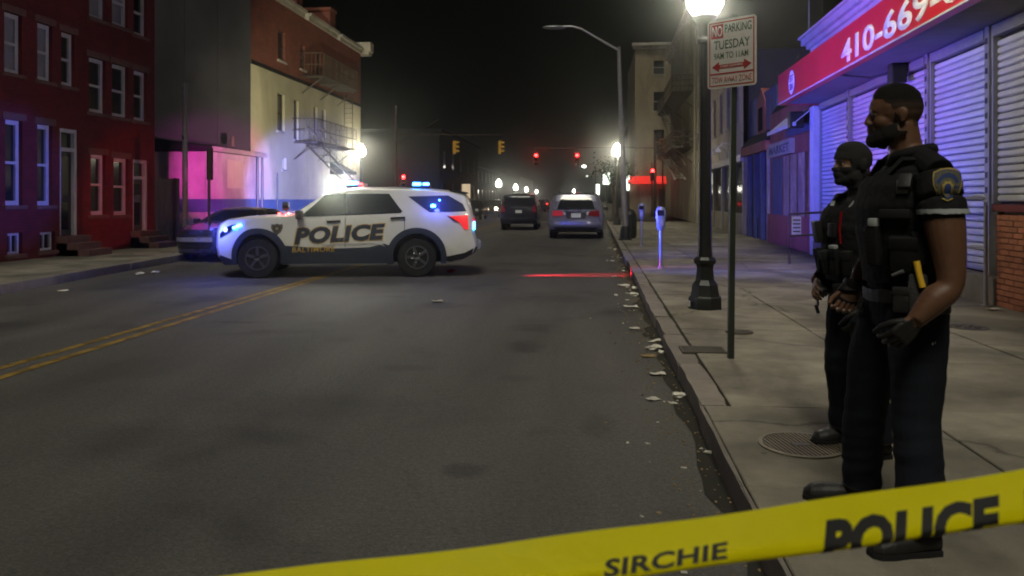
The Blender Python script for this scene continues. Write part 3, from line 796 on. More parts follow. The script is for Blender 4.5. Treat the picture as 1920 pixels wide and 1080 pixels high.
# shutter bays
edges = [1536, 1593, 1672, 1742, 1857]
xs = [FRL.x(p) for p in edges]
bays = [(xs[i + 1] + .07, xs[i] - .07, ZS) for i in range(4)] + [(x0 + .1, xs[4] - .07, 1.46)]
for a, c, zb in bays:
    b = MB(); b.box((a - .0, -.12, zb), (a + .05, .02, ZT)); b.box((c - .05, -.12, zb), (c, .02, ZT)); b.box((a + .05, -.13, ZT - .12), (c - .05, .04, ZT + .02))
    sh = b.build('roller_shutter', M['steel'], T)
    n = int((ZT - .12 - zb) / .098); me = None
    ln = c - a - .10
    for k in range(n):
        if me is None:
            q = MB(); prof = [(-.02, 0), (.004, .004), (.022, .02), (.026, .05), (.018, .078), (.0, .090), (-.02, .092)]
            q.prism([(0, y, z) for y, z in prof], (ln, 0, 0)); bmesh.ops.recalc_face_normals(q.bm, faces=q.bm.faces)
            me = bpy.data.meshes.new('slat'); q.bm.to_mesh(me); q.bm.free(); me.materials.append(M['galv'])
            for p_ in me.polygons: p_.use_smooth = True
            me.set_sharp_from_angle(angle=R(35))
        s_ = link('slat', me, None, sh, loc=(a + .05, -.06, zb + .02 + k * .098))
    MB().box((a + .05, -.125, zb), (c - .05, -.085, ZT)).build('backing', M['dirt'], sh)
for q in xs[1:]:
    MB().box((q - .062, -.14, ZS), (q + .062, .05, ZT + .04), .008).build('post', M['steel'], T)
for q in xs[1:]:
    for k in range(16): MB().box((q - .03, .051, .6 + k * .2), (q + .03, .056, .68 + k * .2)).build('post_slot', M['plastic'], T)
# brick stall riser under the nearest bay
MB().box((x0, -.14, .1), (pier - .012, .06, 1.36)).build('riser_core', M['mortar'], T)
me = {}
for ln in (.205, .0975, .10):
    q = MB(); q.box((0, 0, 0), (ln, .10, .062), .004); m_ = bpy.data.meshes.new('brick'); bmesh.ops.recalc_face_normals(q.bm, faces=q.bm.faces); q.bm.to_mesh(m_); q.bm.free(); m_.materials.append(M['one_brick']); me[ln] = m_
row = 0; z = .155; nb = 0
while z < 1.30:
    x = pier - .002
    first = True
    while x > x0 + 5.2 and nb < 300:
        ln = .0975 if (first and row % 2) else .205
        first = False
        link('brick', me[ln], None, T, loc=(x - ln, .055 + rs.uniform(-.002, .003), z)); x -= ln + .011; nb += 1
    z += .0735; row += 1
MB().box((x0, .055, .15), (x0 + 5.2, .15, 1.36)).build('riser_face', M['brick'], T)
MB().box((x0, -.14, 1.36), (pier + .02, .20, 1.45), .01).build('window_sill', M['sill'], T)
MB().box((pier + .001, -.14, .5), (pier + .018, .13, 1.36)).build('edge_strip', M['trim_old'], T)
# fascia box, soffit, sloping top
b = MB(); b.box((x0, .80, 3.82), (xf, .95, 4.55), .008); b.build('fascia', M['fascia'], T)
MB().box((xf - .06, -.13, 3.82), (xf - .001, .80, 4.55)).build('fascia_end', M['fascia'], T)
MB().box((x0, -.13, 3.84), (xf - .061, .799, 3.90)).build('soffit', M['soffit'], T)
b = MB(); b.prism([(x0, -.13, 4.50), (x0, .80, 4.50), (x0, .90, 4.56), (x0, -.13, 4.78)], (xf - x0, 0, 0)); b.build('awning_top', M['fascia'], T)
MB().box((x0, .951, 3.82), (xf, .958, 3.85)).build('fascia_edge', M['trim'], T)
# bracket and cable under the soffit
xb_ = FRL.x(1668, .3)
b = MB(); b.box((xb_ - .12, .05, 3.5), (xb_ + .12, .3, 3.839), .02); b.build('junction_box', M['iron'], T)
b = MB(); b.tube([(xb_ - .1, .2, 3.7), (xb_ + .5, .45, 3.68), (xb_ + 1.0, .7, 3.80), (xb_ + 1.2, .78, 3.86)], .025, 6); b.build('cable', M['plastic'], T)
xt0 = FRL.x(1577, .96); 
lettering('phone_number', '410-669-01', M['letter'], T, (xt0, .951, 3.90), (-1, 0, 0), (0, 0, 1), 0, 5.15, 0, .42, .012, .022)
xc, rr_ = FRL.x(1484, .96), .27
b = MB(); b.lathe([(rr_, .0), (rr_, .012), (.001, .0121)], 28, (xc, .951, 4.17), 'Y'); b.build('emblem_disc', M['letter'], T)
PURP = mat('emblem_purple', (.16, .02, .20), .5)
lettering('emblem_text', 'EBT', PURP, T, (xc + .17, .964, 4.19), (-1, 0, 0), (0, 0, 1), 0, .34, 0, .15, .004, .02)
lettering('emblem_text', 'SBA', PURP, T, (xc + .17, .964, 4.00), (-1, 0, 0), (0, 0, 1), 0, .34, 0, .15, .004, .02)
b = MB(); b.lathe([(rr_ + .012, .0), (rr_ + .012, .008), (rr_ - .0, .009)], 28, (xc, .9505, 4.17), 'Y'); b.build('emblem_ring', PURP, T)
# parapet and stepped cornice
MB().box((x0, -.5, 4.6), (xE, -.02, 5.15)).build('parapet', M['trim'], T)
b = MB()
for z0_, z1_, pr in ((5.0, 5.12, .05), (5.12, 5.24, .12), (5.24, 5.34, .2), (5.34, 5.50, .30), (5.50, 5.56, .36)):
    b.box((x0, -.5, z0_), (xE + pr, pr, z1_ - .002))
b.build('cornice', M['trim'], T)
b = MB(); xa = FRL.x(1524, -.3); b.tube([(xa, -.2, 5.5), (xa, -.2, 7.6)], .022, 6); b.box((xa - .06, -.26, 5.55), (xa + .06, -.14, 5.75)); b.build('roof_mast', M['steel'], T)

# handrail by the shutters
t = thing('shop_handrail', 'bent steel handrail in front of the shutters beside the brick riser', 'handrail', FRL.w(FRL.x(1848, .3), .3, .15), FRL.rot)
b = MB(); b.tube([(0, 0, 0), (0, 0, 1.30), (.03, 0, 1.36), (.10, 0, 1.38), (1.3, 0, 1.38), (1.36, 0, 1.35), (1.38, 0, 1.28), (1.38, 0, 0)], .026, 8); b.build('rail', M['steel'], t, 50)
b = MB(); b.tube([(.0, 0, .72), (1.38, 0, .72)], .02, 8); b.build('mid_rail', M['steel'], t, 50)
for q in (0, 1.38): MB().lathe([(.06, 0), (.06, .012), (.03, .014)], 12, (q, 0, 0)).build('base_plate', M['steel'], t)
# low pipe fence beyond
pA = ground(1480, 495, .15)
t = thing('pipe_fence', 'low pipe barrier with a small white panel beside the boarded shop', 'barrier', pA, R(8))
b = MB(); b.tube([(0, 0, 0), (0, 0, 1.05), (1.0, .1, 1.1)], .028, 8); b.build('post_rail', M['rust'], t)
b = MB(); b.tube([(1.0, .1, 0), (1.0, .1, 1.1)], .028, 8); b.tube([(0, 0, .6), (1.0, .1, .62)], .022, 8); b.build('mid_rail', M['rust'], t)
MB().box((.05, -.01, .62), (.25, .012, 1.0), .004).build('panel', M['trim'], t)
b = MB()
for k in range(4): b.box((.07, -.014, .67 + k * .08), (.23, -.0105, .70 + k * .08))
b.build('panel_print', M['plastic'], t)

# ------------------------------------------------------------------ boarded shop next door
def block(px_far, px_near, off=0.):
    return FRL.x(px_near, off), FRL.x(px_far, off)
a, c = block(1441, 1517); a = xE + .04
T = thing('boarded_shop', 'narrow shop with plywood boarded window under a small pale slanted awning', 'shop', FRL.w(a), FRL.rot)
L_ = c - a
MB().box((0, -7, .1), (L_, -.05, 4.2)).build('shop_body', M['redwall'], T)
def zz(px, py): return FRL.z(px, py)
MB().box((.02, -.05, .15), (L_ - .02, .04, 1.05), .01).build('stall_riser', M['redwall'], T)
MB().box((.9, -.05, 1.05), (L_ * .62, .02, 2.75), .005).build('boarded_window', M['ply'], T)
for k in range(4):
    q = .9 + (L_ * .62 - .9) * k / 3
    MB().box((q - .035, .02, 1.05), (q + .035, .05, 2.75)).build('batten', M['wood'], T)
MB().box((L_ * .66, -.05, .15), (L_ * .9, .01, 2.75)).build('door', M['slatewall'], T)
MB().box((L_ * .42, -.05, 2.80), (L_ - .25, .07, 3.22), .01).build('sign_board', M['trim_old'], T)
lettering('sign_text', 'MARKET', M['slatewall'], T, (L_ - .45, .071, 2.88), (-1, 0, 0), (0, 0, 1), 0, L_ * .58 - .65, 0, .24, .004, .02)
n = 10; La = L_ * .56
aw = MB(); aw.box((.0, .0, 3.28), (La, .02, 3.84)); awn = aw.build('awning', M['slatewall'], T)
for k in range(n):
    q = .02 + La * k / n; w_ = La / n - .03
    MB().prism([(q, .03, 3.80), (q + w_, .03, 3.80), (q + w_, .50, 3.40), (q, .50, 3.40)], (0, .012, .02)).build('awning_slat', M['trim'], awn)
MB().box((-.02, .48, 3.34), (La, .54, 3.43)).build('awning_bar', M['trim'], awn)
b = MB(); b.box((.1, .25, 3.3), (.4, .6, 3.7), .03); b.build('lamp_box', M['iron'], T)
# dark upper storey set back, with a sloping roof
b = MB(); b.prism([(-.2, -.06, 4.2), (-.2, -1.6, 6.6), (-.2, -7, 6.6), (-.2, -7, 4.2)], (L_ + .15, 0, 0)); b.build('roof', M['roofdark'], T)
b = MB(); b.box((.6, -6.5, 6.5), (L_ * .8, -3.5, 8.6)); b.build('rear_storey', M['slatewall'], T)

# ------------------------------------------------------------------ dark blue shopfront
a2 = c + .03; c2 = FRL.x(1394)
T = thing('blue_shopfront', 'dark blue shopfront with two narrow doors under a plain lintel', 'shop', FRL.w(a2), FRL.rot)
L_ = c2 - a2
MB().box((0, -7, .1), (L_, -.25, 5.2)).build('shop_body', M['slatewall'], T)
for k, q in enumerate((0, L_ * .24, L_ * .5, L_ * .76, L_ - .22)):
    MB().box((q, -.25, .15), (q + .2, .02, 3.1), .01).build('pilaster', M['trim_old'] if k in (0, 4) else M['slatewall'], T)
MB().box((0, -.25, 3.1), (L_, .10, 3.42), .01).build('lintel', M['redwall'], T)
for k in range(4):
    q0 = (0, L_ * .24, L_ * .5, L_ * .76)[k] + .2; q1 = (L_ * .24, L_ * .5, L_ * .76, L_ - .22)[k]
    if k % 2 == 0:
        d = MB().box((q0, -.25, .15), (q1, -.12, 3.1)).build('door', M['darkdoor'], T); MB().box((q0 + .2, -.12, .9), (q1 - .2, -.105, 2.6)).build('door_pane', M['glass'], d)
    else:
        d = MB().box((q0, -.25, .15), (q1, -.08, .85)).build('stall_riser', M['slatewall'], T); MB().box((q0, -.25, .85), (q1, -.16, 3.1)).build('shop_window', M['glass'], T)
b = MB(); b.prism([(-.05, .1, 3.43), (-.05, -2.2, 6.2), (-.05, -7, 6.2), (-.05, -7, 3.43)], (L_ + .08, 0, 0)); b.build('roof', M['roofdark'], T)
b = MB(); b.prism([(L_ * .35, -.2, 3.6), (L_ * .65, -.2, 3.6), (L_ * .65, -.2, 4.9), (L_ * .5, -.2, 5.4), (L_ * .35, -.2, 4.9)], (0, -1.8, 0)); d = b.build('dormer', M['redwall'], T)
MB().box((L_ * .43, -.2, 3.9), (L_ * .57, -.17, 4.7)).build('dormer_pane', M['glass'], d)

# ------------------------------------------------------------------ pale two storey row house with gooseneck lamps over its shopfront
a3 = c2 + .03; c3 = FRL.x(1322)
T = thing('pale_row_house', 'pale two storey house with tall narrow windows above a lamp lit shopfront', 'house', FRL.w(a3), FRL.rot)
L_ = c3 - a3
wins = []
for k in range(5):
    q = L_ * (.1 + .18 * k); wins.append((q, q + L_ * .075, 4.5, 6.3))
facade('wall', M['pale'], T, 0, L_, 3.2, 7.3, wins, t=.15)
MB().box((0, -6, .1), (L_, -.2, 7.2)).build('house_body', M['greyside'], T)
for op in wins: window(T, op, t=.15, fw=.06, fm=M['trim_old'])
b = MB(); b.box((-.05, -.2, 7.3), (L_ + .05, .2, 7.5)); b.box((-.08, -.2, 7.5), (L_ + .08, .34, 7.62)); b.build('cornice', M['trim'], T)
MB().box((0, -.2, 2.95), (L_, .12, 3.2), .01).build('shop_cornice', M['trim'], T)
for k in range(5):
    q = L_ * k / 4 * .96
    MB().box((q, -.2, .15), (q + .25, .0, 2.95), .01).build('pilaster', M['trim_old'] if k % 2 else M['trim'], T)
    if k < 4:
        MB().box((q + .25, -.2, .15), (L_ * (k + 1) / 4 * .96, -.06, .95)).build('stall_riser', M['trim_old'], T)
        MB().box((q + .25, -.2, .95), (L_ * (k + 1) / 4 * .96, -.12, 2.95)).build('shop_window', M['glass'], T)
for k in range(3):
    q = L_ * (.12 + .16 * k)
    b = MB(); b.tube([(q, .1, 3.25), (q, .2, 3.65), (q, .55, 3.75), (q, .75, 3.55)], .025, 6); b.lathe([(.03, .0), (.14, -.16), (.145, -.18)], 10, (q, .75, 3.56)); b.build('gooseneck_lamp', M['trim'], T)
MB().box((L_ * .70, .121, 2.2), (L_ * .84, .19, 3.0), .01).build('hanging_sign', M['letter'], T)
MB().box((L_ * .86, .0, .5), (L_ * .97, .06, 1.7), .01).build('notice_board', M['blueband'], T)

# ------------------------------------------------------------------ taller pale building with fire escape
a4 = c3 + .02; c4 = FRL.x(1258)
T = thing('fire_escape_building', 'tall pale building with an iron fire escape hanging over the pavement', 'building', FRL.w(a4), FRL.rot)
L_ = c4 - a4
wins = [(L_ * q, L_ * q + 1.0, z, z + 1.9) for q in (.12, .3, .5, .7) for z in (5.3, 8.7)]
facade('wall', M['dimcream'], T, 0, L_, .1, 12.6, wins, t=.2)
MB().box((0, -6, .1), (L_, -.3, 12.5)).build('building_body', M['greyside'], T)
for op in wins: window(T, op, t=.2, fw=.08, fm=M['trim_old'])
b = MB(); b.box((-.1, -.3, 12.6), (L_ + .1, .25, 12.85)); b.box((-.1, -.3, 12.85), (L_ + .1, .45, 13.05)); b.build('cornice', M['trim_old'], T)
b = MB(); b.tube([(L_ * .18, .10, .15), (L_ * .18, .10, 12.5)], .06, 8); b.build('downpipe', M['trim_old'], T)
MB().box((.02, .004, .12), (L_ - .02, .03, 4.3), .004).build('lamplit_base', M['lamplitcream'], T)  # lamplight on the wall's foot, given as a paler colour
def balcony2(z, xa, xb, dpt=1.25):
    b = MB(); b.box((xa, .02, z), (xb, dpt, z + .05))
    for q in (xa + .2, (xa + xb) / 2, xb - .2): b.tube([(q, .03, z - .9), (q, dpt - .1, z)], .035, 6)
    fe = b.build('fire_escape_landing', M['rust'], T); r = MB()
    for h in (.35, .7, 1.0): r.tube([(xa, .0, z + h), (xa, dpt, z + h), (xb, dpt, z + h), (xb, .0, z + h)], .026, 6)
    for k in range(17):
        q = xa + (xb - xa) * k / 16; r.tube([(q, dpt, z), (q, dpt, z + 1)], .018, 5)
    for k in range(1, 5):
        for q in (xa, xb): r.tube([(q, dpt * k / 5, z), (q, dpt * k / 5, z + 1)], .018, 5)
    r.build('railing', M['rust'], fe)
for z in (4.6, 8.0): balcony2(z, L_ * .25, L_ * .86)
for za, zb in ((4.65, 8.0), (2.7, 4.6)):
    b = MB(); p_, q_ = V((L_ * .32, .8, za)), V((L_ * .8, .8, zb))
    if za < 3: p_, q_ = V((L_ * .2, .9, za)), V((L_ * .7, .9, zb))
    for s in (-.3, .3):
        b.tube([p_ + V((0, s, 0)), q_ + V((0, s, 0))], .06, 6); b.tube([p_ + V((0, s, .85)), q_ + V((0, s, .85))], .025, 6)
    for k in range(12): b.cbox(p_.lerp(q_, (k + .5) / 12), (.25, .6, .035))
    b.build('fire_stair', M['trim_old'], T)

# ------------------------------------------------------------------ beyond the junction: four storey corner block and red awning store
P = at(1190, 72); X1 = at(1268, 72).x
T = thing('tan_corner_block', 'four storey tan corner block beyond the junction with stacked dark windows', 'building', (P.x, 72, 0))
Lb = X1 - P.x + 6
wz = [zat(py, 72) for py in (117, 142, 175, 210, 245, 290)]
xw = at(1224, 72).x - P.x
wins = []
for k in range(3):
    z1_, z0_ = wz[2 * k], wz[2 * k + 1]
    for q in (xw, xw + 3.0): wins.append((q, q + .95, z0_, z1_))
fw_ = thing  # local frame here: x to the right, facade faces the camera (-y)
b = MB()
wal = facade('wall', M['tanwall'], T, 0, Lb, .1, zat(95, 72), wins, t=.2)
for v in wal.data.vertices: v.co.y = -v.co.y
wal.data.flip_normals()
MB().box((.0, .28, .1), (Lb, 14, zat(97, 72))).build('building_body', M['tanwall'], T)
for op in wins:
    w = MB().box((op[0], .14, op[2]), (op[1], .2, op[3])).build('window', M['glass'], T)
    MB().box((op[0] - .1, -.06, op[2] - .12), (op[1] + .1, .2, op[2])).build('sill', M['trim_old'], w)
    MB().box((op[0], .10, (op[2] + op[3]) / 2 - .04), (op[1], .139, (op[2] + op[3]) / 2 + .04)).build('meeting_rail', M['trim_old'], w)
zt = zat(90, 72)
b = MB(); b.box((-.2, -.35, zt - .25), (Lb, .2, zt)); b.box((-.3, -.5, zt), (Lb, .2, zt + .25)); b.build('cornice', M['trim_old'], T)
# red awning store in front of it
P2 = at(1180, 70); P3 = at(1246, 70)
T = thing('red_awning_store', 'small store with glowing red awning and pale roller shutter across the junction', 'store', (P2.x, 70, 0))
Ls = P3.x - P2.x
MB().box((0, .0, .1), (Ls, 1.95, zat(342, 70))).build('store_body', M['tanwall'], T)
z_a, z_b = zat(345, 70), zat(331, 70)
b = MB(); b.prism([(-.2, -.9, z_a), (-.2, -.9, z_a + .12), (-.2, 0, z_b), (-.2, 0, z_a)], (Ls + .2, 0, 0)); b.build('awning', M['redneon'], T)
b = MB(); b.box((-.3, -.5, z_a - .6), (-.05, .3, z_b + .3), .03); b.build('side_sign', M['shoplight'], T)
sh = MB().box((.9, -.06, .25), (Ls * .8, -.002, z_a - .1)).build('roller_shutter', M['trim_old'], T)
for k in range(9): MB().box((.92, -.085, .3 + k * .26), (Ls * .8 - .02, -.061, .3 + k * .26 + .22)).build('shutter_panel', M['trim_old'], sh)
MB().box((Ls * .82, -.05, .15), (Ls * .98, -.002, 2.4)).build('door', M['darkdoor'], T)
MB().box((1.2, -.1, z_b + .05), (Ls * .7, -.001, z_b + 1.2), .02).build('sign_board', M['tanwall'], T)

# distant blocks lining the street
far = [('dark distant block on the left beyond the traffic signals', -14.5, -32, 74, 100, 8.0),
       ('long low dark block on the left behind the row of globe lamps', -19, -40, 104, 210, 7.0),
       ('farthest dark block at the left end of the street', -24, -50, 215, 330, 9.0),
       ('dark distant block on the right behind the tan corner block', 4.6, 26, 90, 150, 9.5),
       ('farthest dark block at the right end of the street', 6.5, 30, 155, 330, 8.0)]
for lb, xa, xb, ya, yb, h in far:
    s = 1 if xb > xa else -1
    T = thing('distant_block', lb, 'building', (xa, ya, 0))
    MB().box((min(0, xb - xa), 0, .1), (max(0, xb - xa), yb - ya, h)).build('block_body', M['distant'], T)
    MB().box((min(-.3 * s, xb - xa), -.2, h), (max(-.3 * s, xb - xa), yb - ya + .2, h + .35)).build('roof', M['roofdark'], T)
    k = 2.
    while k < min(yb - ya - 2, 60):
        for z in (1.4, 4.6):
            xw0 = -.02 * s
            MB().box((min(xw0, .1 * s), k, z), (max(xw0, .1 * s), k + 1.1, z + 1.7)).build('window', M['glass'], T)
        k += 5.
# lit store fronts far off
for lb, nm, px, py0, py1, wpx, d, m_ in (('bright pale hanging shop sign beyond the minivan on the right', 'shop_sign', 1137, 324, 346, 13, 78, 'shoplight'),
                              ('narrow white lit sign low behind the minivan roof', 'shop_sign', 1121, 345, 365, 7, 95, 'shoplight'),
                              ('dim peach lit store window left of the far headlights', 'store_window', 874, 345, 372, 16, 66, 'warmwin')):
    P = at(px, d); zb_, zt_ = zat(py1, d), zat(py0, d); w_ = wpx / F * d
    T = thing(nm, lb, 'sign' if 'sign' in nm else 'window', (P.x, P.y, zb_))
    MB().box((-w_ / 2, -.06, 0), (w_ / 2, .06, zt_ - zb_), .03).build('lit_panel', M[m_], T)
    b = MB(); b.box((-w_ / 2 - .06, -.04, -.1), (-w_ / 2 - .001, .08, zt_ - zb_ + .1)); b.box((w_ / 2 + .001, -.04, -.1), (w_ / 2 + .06, .08, zt_ - zb_ + .1)); b.box((-.05, .061, -zb_ + .0), (.05, .14, zt_ - zb_ + .1)); b.build('sign_frame', M['iron'], T)
# ------------------------------------------------------------------ vehicles
def arc(cx, cz, r, a0, a1, n=14):
    return [(cx + r * math.cos(R(a0 + (a1 - a0) * k / n)), cz + r * math.sin(R(a0 + (a1 - a0) * k / n))) for k in range(n + 1)]
def cuts(bm, axis, vals):
    no = V((0, 0, 0)); no[axis] = 1
    for v in vals:
        co = V((0, 0, 0)); co[axis] = v
        bmesh.ops.bisect_plane(bm, geom=bm.verts[:] + bm.edges[:] + bm.faces[:], dist=1e-4, plane_co=co, plane_no=no)
def frange(a, b, s):
    out = []; x = a
    while x < b: out.append(x); x += s
    return out
class Car:
    def __init__(s, root, top, axf, axr, rw, ar, sill, Wd, wr, belt, paint, bowf=.16, bowr=.09, lower=None):
        s.root, s.top, s.W, s.wr, s.belt = root, top, Wd, wr, belt
        s.axf, s.axr, s.rw = axf, axr, rw
        s.xf = max(p[0] for p in top); s.xr = min(p[0] for p in top); s.zm = max(p[1] for p in top)
        s.bowf, s.bowr = bowf, bowr
        k = max(range(len(top)), key=lambda i: top[i][1])
        s.rear = sorted(((z, x) for x, z in top[k:]), key=lambda q: q[0]); s.front = sorted(((z, x) for x, z in top[:k + 1]), key=lambda q: q[0])
        al = math.degrees(math.asin(max(-1, min(1, (sill - rw) / ar))))
        bot = [(axr - ar * math.cos(R(al)) - .02, sill)] + arc(axr, rw, ar, 180 - al, al) + [(axr + ar + .1, sill - .01), (axf - ar - .1, sill - .01)] + arc(axf, rw, ar, 180 - al, al) + [(axf + ar * math.cos(R(al)) + .02, sill)]
        pts = list(top) + bot
        bm = bmesh.new()
        f = bm.faces.new([bm.verts.new((x, -Wd, z)) for x, z in pts])
        r = bmesh.ops.extrude_face_region(bm, geom=[f])
        for v in r['geom']:
            if isinstance(v, bmesh.types.BMVert): v.co.y = Wd
        bm.normal_update()
        es = [e for e in bm.edges if abs(e.verts[0].co.y - e.verts[1].co.y) < 1e-5]
        bmesh.ops.bevel(bm, geom=es, offset=.045, segments=3, profile=.5, affect='EDGES', clamp_overlap=True)
        cuts(bm, 0, frange(s.xr + .05, s.xf, .16)); cuts(bm, 2, frange(.3, s.zm, .14)); cuts(bm, 1, [Wd * q for q in (-.8, -.5, -.2, .2, .5, .8)])
        bmesh.ops.recalc_face_normals(bm, faces=bm.faces)
        dark = []
        for f in bm.faces:
            c = f.calc_center_median()
            d = min(math.hypot(c.x - axf, c.z - rw), math.hypot(c.x - axr, c.z - rw))
            if d < ar + .012 or (f.normal.z < -.4 and c.z < .6): f.material_index = 1
        for v in bm.verts: v.co = s.map(v.co.x, v.co.y / Wd, v.co.z)
        me = bpy.data.meshes.new('body'); bm.to_mesh(me); bm.free()
        me.materials.append(paint); me.materials.append(M['plastic'])
        s.body = link('body', me, None, root, 38)
        MB().box((axr - .6, -Wd * .72, sill + .02), (axf + .5, Wd * .72, rw + ar - .05)).build('underbody', M['plastic'], root)
    def half(s, z):
        if z < .30: q = .94
        elif z < .55: q = .94 + .06 * (z - .3) / .25
        elif z < s.belt: q = 1 - .03 * ((z - .55) / (s.belt - .55)) ** 2
        else: q = .97 + (s.wr - .97) * (z - s.belt) / (s.zm - s.belt)
        return q * s.W
    def map(s, x, yn, z, off=0.):
        tf = max(0, min(1, (x - (s.xf - .9)) / .9)); tr = max(0, min(1, ((s.xr + .7) - x) / .7))
        w = s.half(z) * (1 - .13 * tf ** 2.5) * (1 - .09 * tr ** 2.5)
        a = abs(yn) if abs(yn) < 1 else 1
        X = x - s.bowf * a ** 4 * tf + s.bowr * a ** 4 * tr
        return V((X, yn * w, z - .05 * a ** 4 * max(0, min(1, (z - .9) / .5))))
    def side(s, name, poly, m, sides=(1, -1), off=.006, thick=0., parent=None, step=.12):
        out = []
        for sd in sides:
            bm = bmesh.new(); bm.faces.new([bm.verts.new((x, 0, z)) for x, z in poly])
            out.append(s.put(name, bm, sd, m, off, thick, parent, step))
        return out
    def put(s, name, bm, sd, m, off, thick, parent, step=.12):
        xs = [v.co.x for v in bm.verts]; zs = [v.co.z for v in bm.verts]
        cuts(bm, 0, frange(min(xs) + step / 2, max(xs), step)); cuts(bm, 2, frange(min(zs) + step / 2, max(zs), step))
        if thick:
            r = bmesh.ops.extrude_face_region(bm, geom=bm.faces[:])
            for v in r['geom']:
                if isinstance(v, bmesh.types.BMVert): v.co.y = thick
        for v in bm.verts: 
            o_ = off + v.co.y; p = s.map(v.co.x, sd, v.co.z); p.y += sd * o_; v.co = p
        bmesh.ops.recalc_face_normals(bm, faces=bm.faces)
        me = bpy.data.meshes.new(name); bm.to_mesh(me); bm.free()
        return link(name, me, m, parent or s.root, 40)
    def words(s, name, body, x0, x1, z0, z1, m, off, offset=0., shear=0., rise=0., sides=(1,), spacing=1.):
        for sd in sides:
            bm = fit(text_mesh(body, 1, offset, shear, spacing=spacing), 0, abs(x0 - x1), z0, z1)
            for v in bm.verts:
                u, z = v.co.x, v.co.y
                v.co = V((x0 - u, 0, z + rise * u)) if sd > 0 else V((x1 + u, 0, z + rise * (abs(x0 - x1) - u)))
            s.put(name, bm, sd, m, off, 0, None, .1)
    def interp(s, ch, z):
        if z <= ch[0][0]: return ch[0][1]
        for (za, xa), (zb, xb) in zip(ch, ch[1:]):
            if za <= z <= zb: return xa + (xb - xa) * (z - za) / max(1e-6, zb - za)
        return ch[-1][1]
    def end(s, name, poly, m, rear=True, off=.012, thick=0., parent=None):
        """panel on the rear or front end, polygon in (y, z)"""
        bm = bmesh.new(); bm.faces.new([bm.verts.new((0, y, z)) for y, z in poly])
        zs = [q[1] for q in poly]; ys = [q[0] for q in poly]
        cuts(bm, 1, frange(min(ys) + .08, max(ys), .16)); cuts(bm, 2, frange(min(zs) + .05, max(zs), .1))
        if thick:
            r = bmesh.ops.extrude_face_region(bm, geom=bm.faces[:])
            for v in r['geom']:
                if isinstance(v, bmesh.types.BMVert): v.co.x = thick
        sg = -1 if rear else 1
        for v in bm.verts:
            x = s.interp(s.rear if rear else s.front, v.co.z); o_ = off + v.co.x
            p = s.map(x, v.co.y / s.W, v.co.z); p.x += sg * o_; v.co = p
        bmesh.ops.recalc_face_normals(bm, faces=bm.faces)
        me = bpy.data.meshes.new(name); bm.to_mesh(me); bm.free()
        return link(name, me, m, parent or s.root, 40)
    def wheels(s, spokes=5, rim='rim', rr=.62, wd=.24, cap='chrome', detail=True):
        r = s.rw
        proto = None
        for ax in (s.axf, s.axr):
            for sd in (1, -1):
                y = sd * (s.half(s.rw) - .13)
                if proto is None:
                    b = MB(); b.lathe([(r * .60, -wd / 2 + .02), (r * .80, -wd / 2), (r * .95, -wd / 2 + .01), (r, -wd / 2 + .04), (r, wd / 2 - .04), (r * .95, wd / 2 - .01), (r * .80, wd / 2), (r * .60, wd / 2 - .02)], 32, axis='Y')
                    w = b.build('wheel', M['rubber'], s.root, 40)
                    b = MB(); b.lathe([(r * rr, wd / 2 - .03), (r * rr, wd / 2 + .004), (r * rr - .022, wd / 2 + .004), (r * rr - .03, wd / 2 - .05), (.07, wd / 2 - .05), (.06, wd / 2 - .02)], 28, axis='Y')
                    for k in range(spokes):
                        a = 2 * PI * k / spokes + .3
                        b.cbox((math.cos(a) * r * rr * .52, wd / 2 - .02, math.sin(a) * r * rr * .52), (r * rr * .95, .03, .055), (0, -a, 0), .008)
                    b.build('rim', M[rim], w, 40)
                    b = MB(); b.lathe([(.062, wd / 2 - .02), (.058, wd / 2 + .012), (.03, wd / 2 + .02)], 14, axis='Y'); b.build('hub_cap', M[cap], w, 40)
                    b = MB()
                    for k in range(5):
                        a = 2 * PI * k / 5; b.ball((math.cos(a) * .095, wd / 2 - .01, math.sin(a) * .095), .014, 8)
                    b.build('wheel_nut', M[cap], w)
                    proto = w; w.location = (ax, y, s.rw); w.rotation_euler = (0, 0, 0 if sd > 0 else PI)
                else:
                    w = proto.copy(); COL.objects.link(w); w.parent = s.root
                    for c in proto.children: q = c.copy(); COL.objects.link(q); q.parent = w
                    w.location = (ax, y, s.rw); w.rotation_euler = (0, R(37) * ax, 0 if sd > 0 else PI)

# --- the police car across the road
A, B = at(484, 14.80), at(781, 15.05)
fw = (A - B).normalized(); hd = math.atan2(fw.y, fw.x); lf = V((-fw.y, fw.x, 0))
org = (A + B) / 2 - lf * .90
SUV = thing('police_car', 'white and dark blue police car standing across the road with lights flashing', 'police car', org, hd)
ax = 1.5125
def sx_(px): return (478 - px) / 98.2 + ax
def sz_(py): return (521 - py) / 97.
top = [(2.26, .25), (2.38, .40), (2.42, .62), (2.40, .90), (2.33, 1.05), (2.18, 1.13), (1.8, 1.18), (1.3, 1.215), (.86, 1.24), (.60, 1.42), (.27, 1.655), (.08, 1.72), (-.4, 1.765), (-1.1, 1.765), (-1.8, 1.735), (-2.16, 1.70), (-2.47, 1.63), (-2.52, 1.58), (-2.60, 1.36), (-2.66, 1.16), (-2.67, .85), (-2.72, .68), (-2.74, .58), (-2.68, .46), (-2.50, .36), (-2.3, .30)]
c = Car(SUV, top, ax, -ax, .385, .475, .26, .99, .80, 1.20, M['carwhite'])
P_ = lambda L: [(sx_(a), sz_(b)) for a, b in L]
win = c.side('front_window', P_([(556, 404), (601, 362), (637, 358.5), (641, 400.5)]), M['carglass'])
c.side('rear_window', P_([(644, 400.3), (640, 358.3), (722, 359), (748, 393), (744, 396.5)]), M['carglass'])
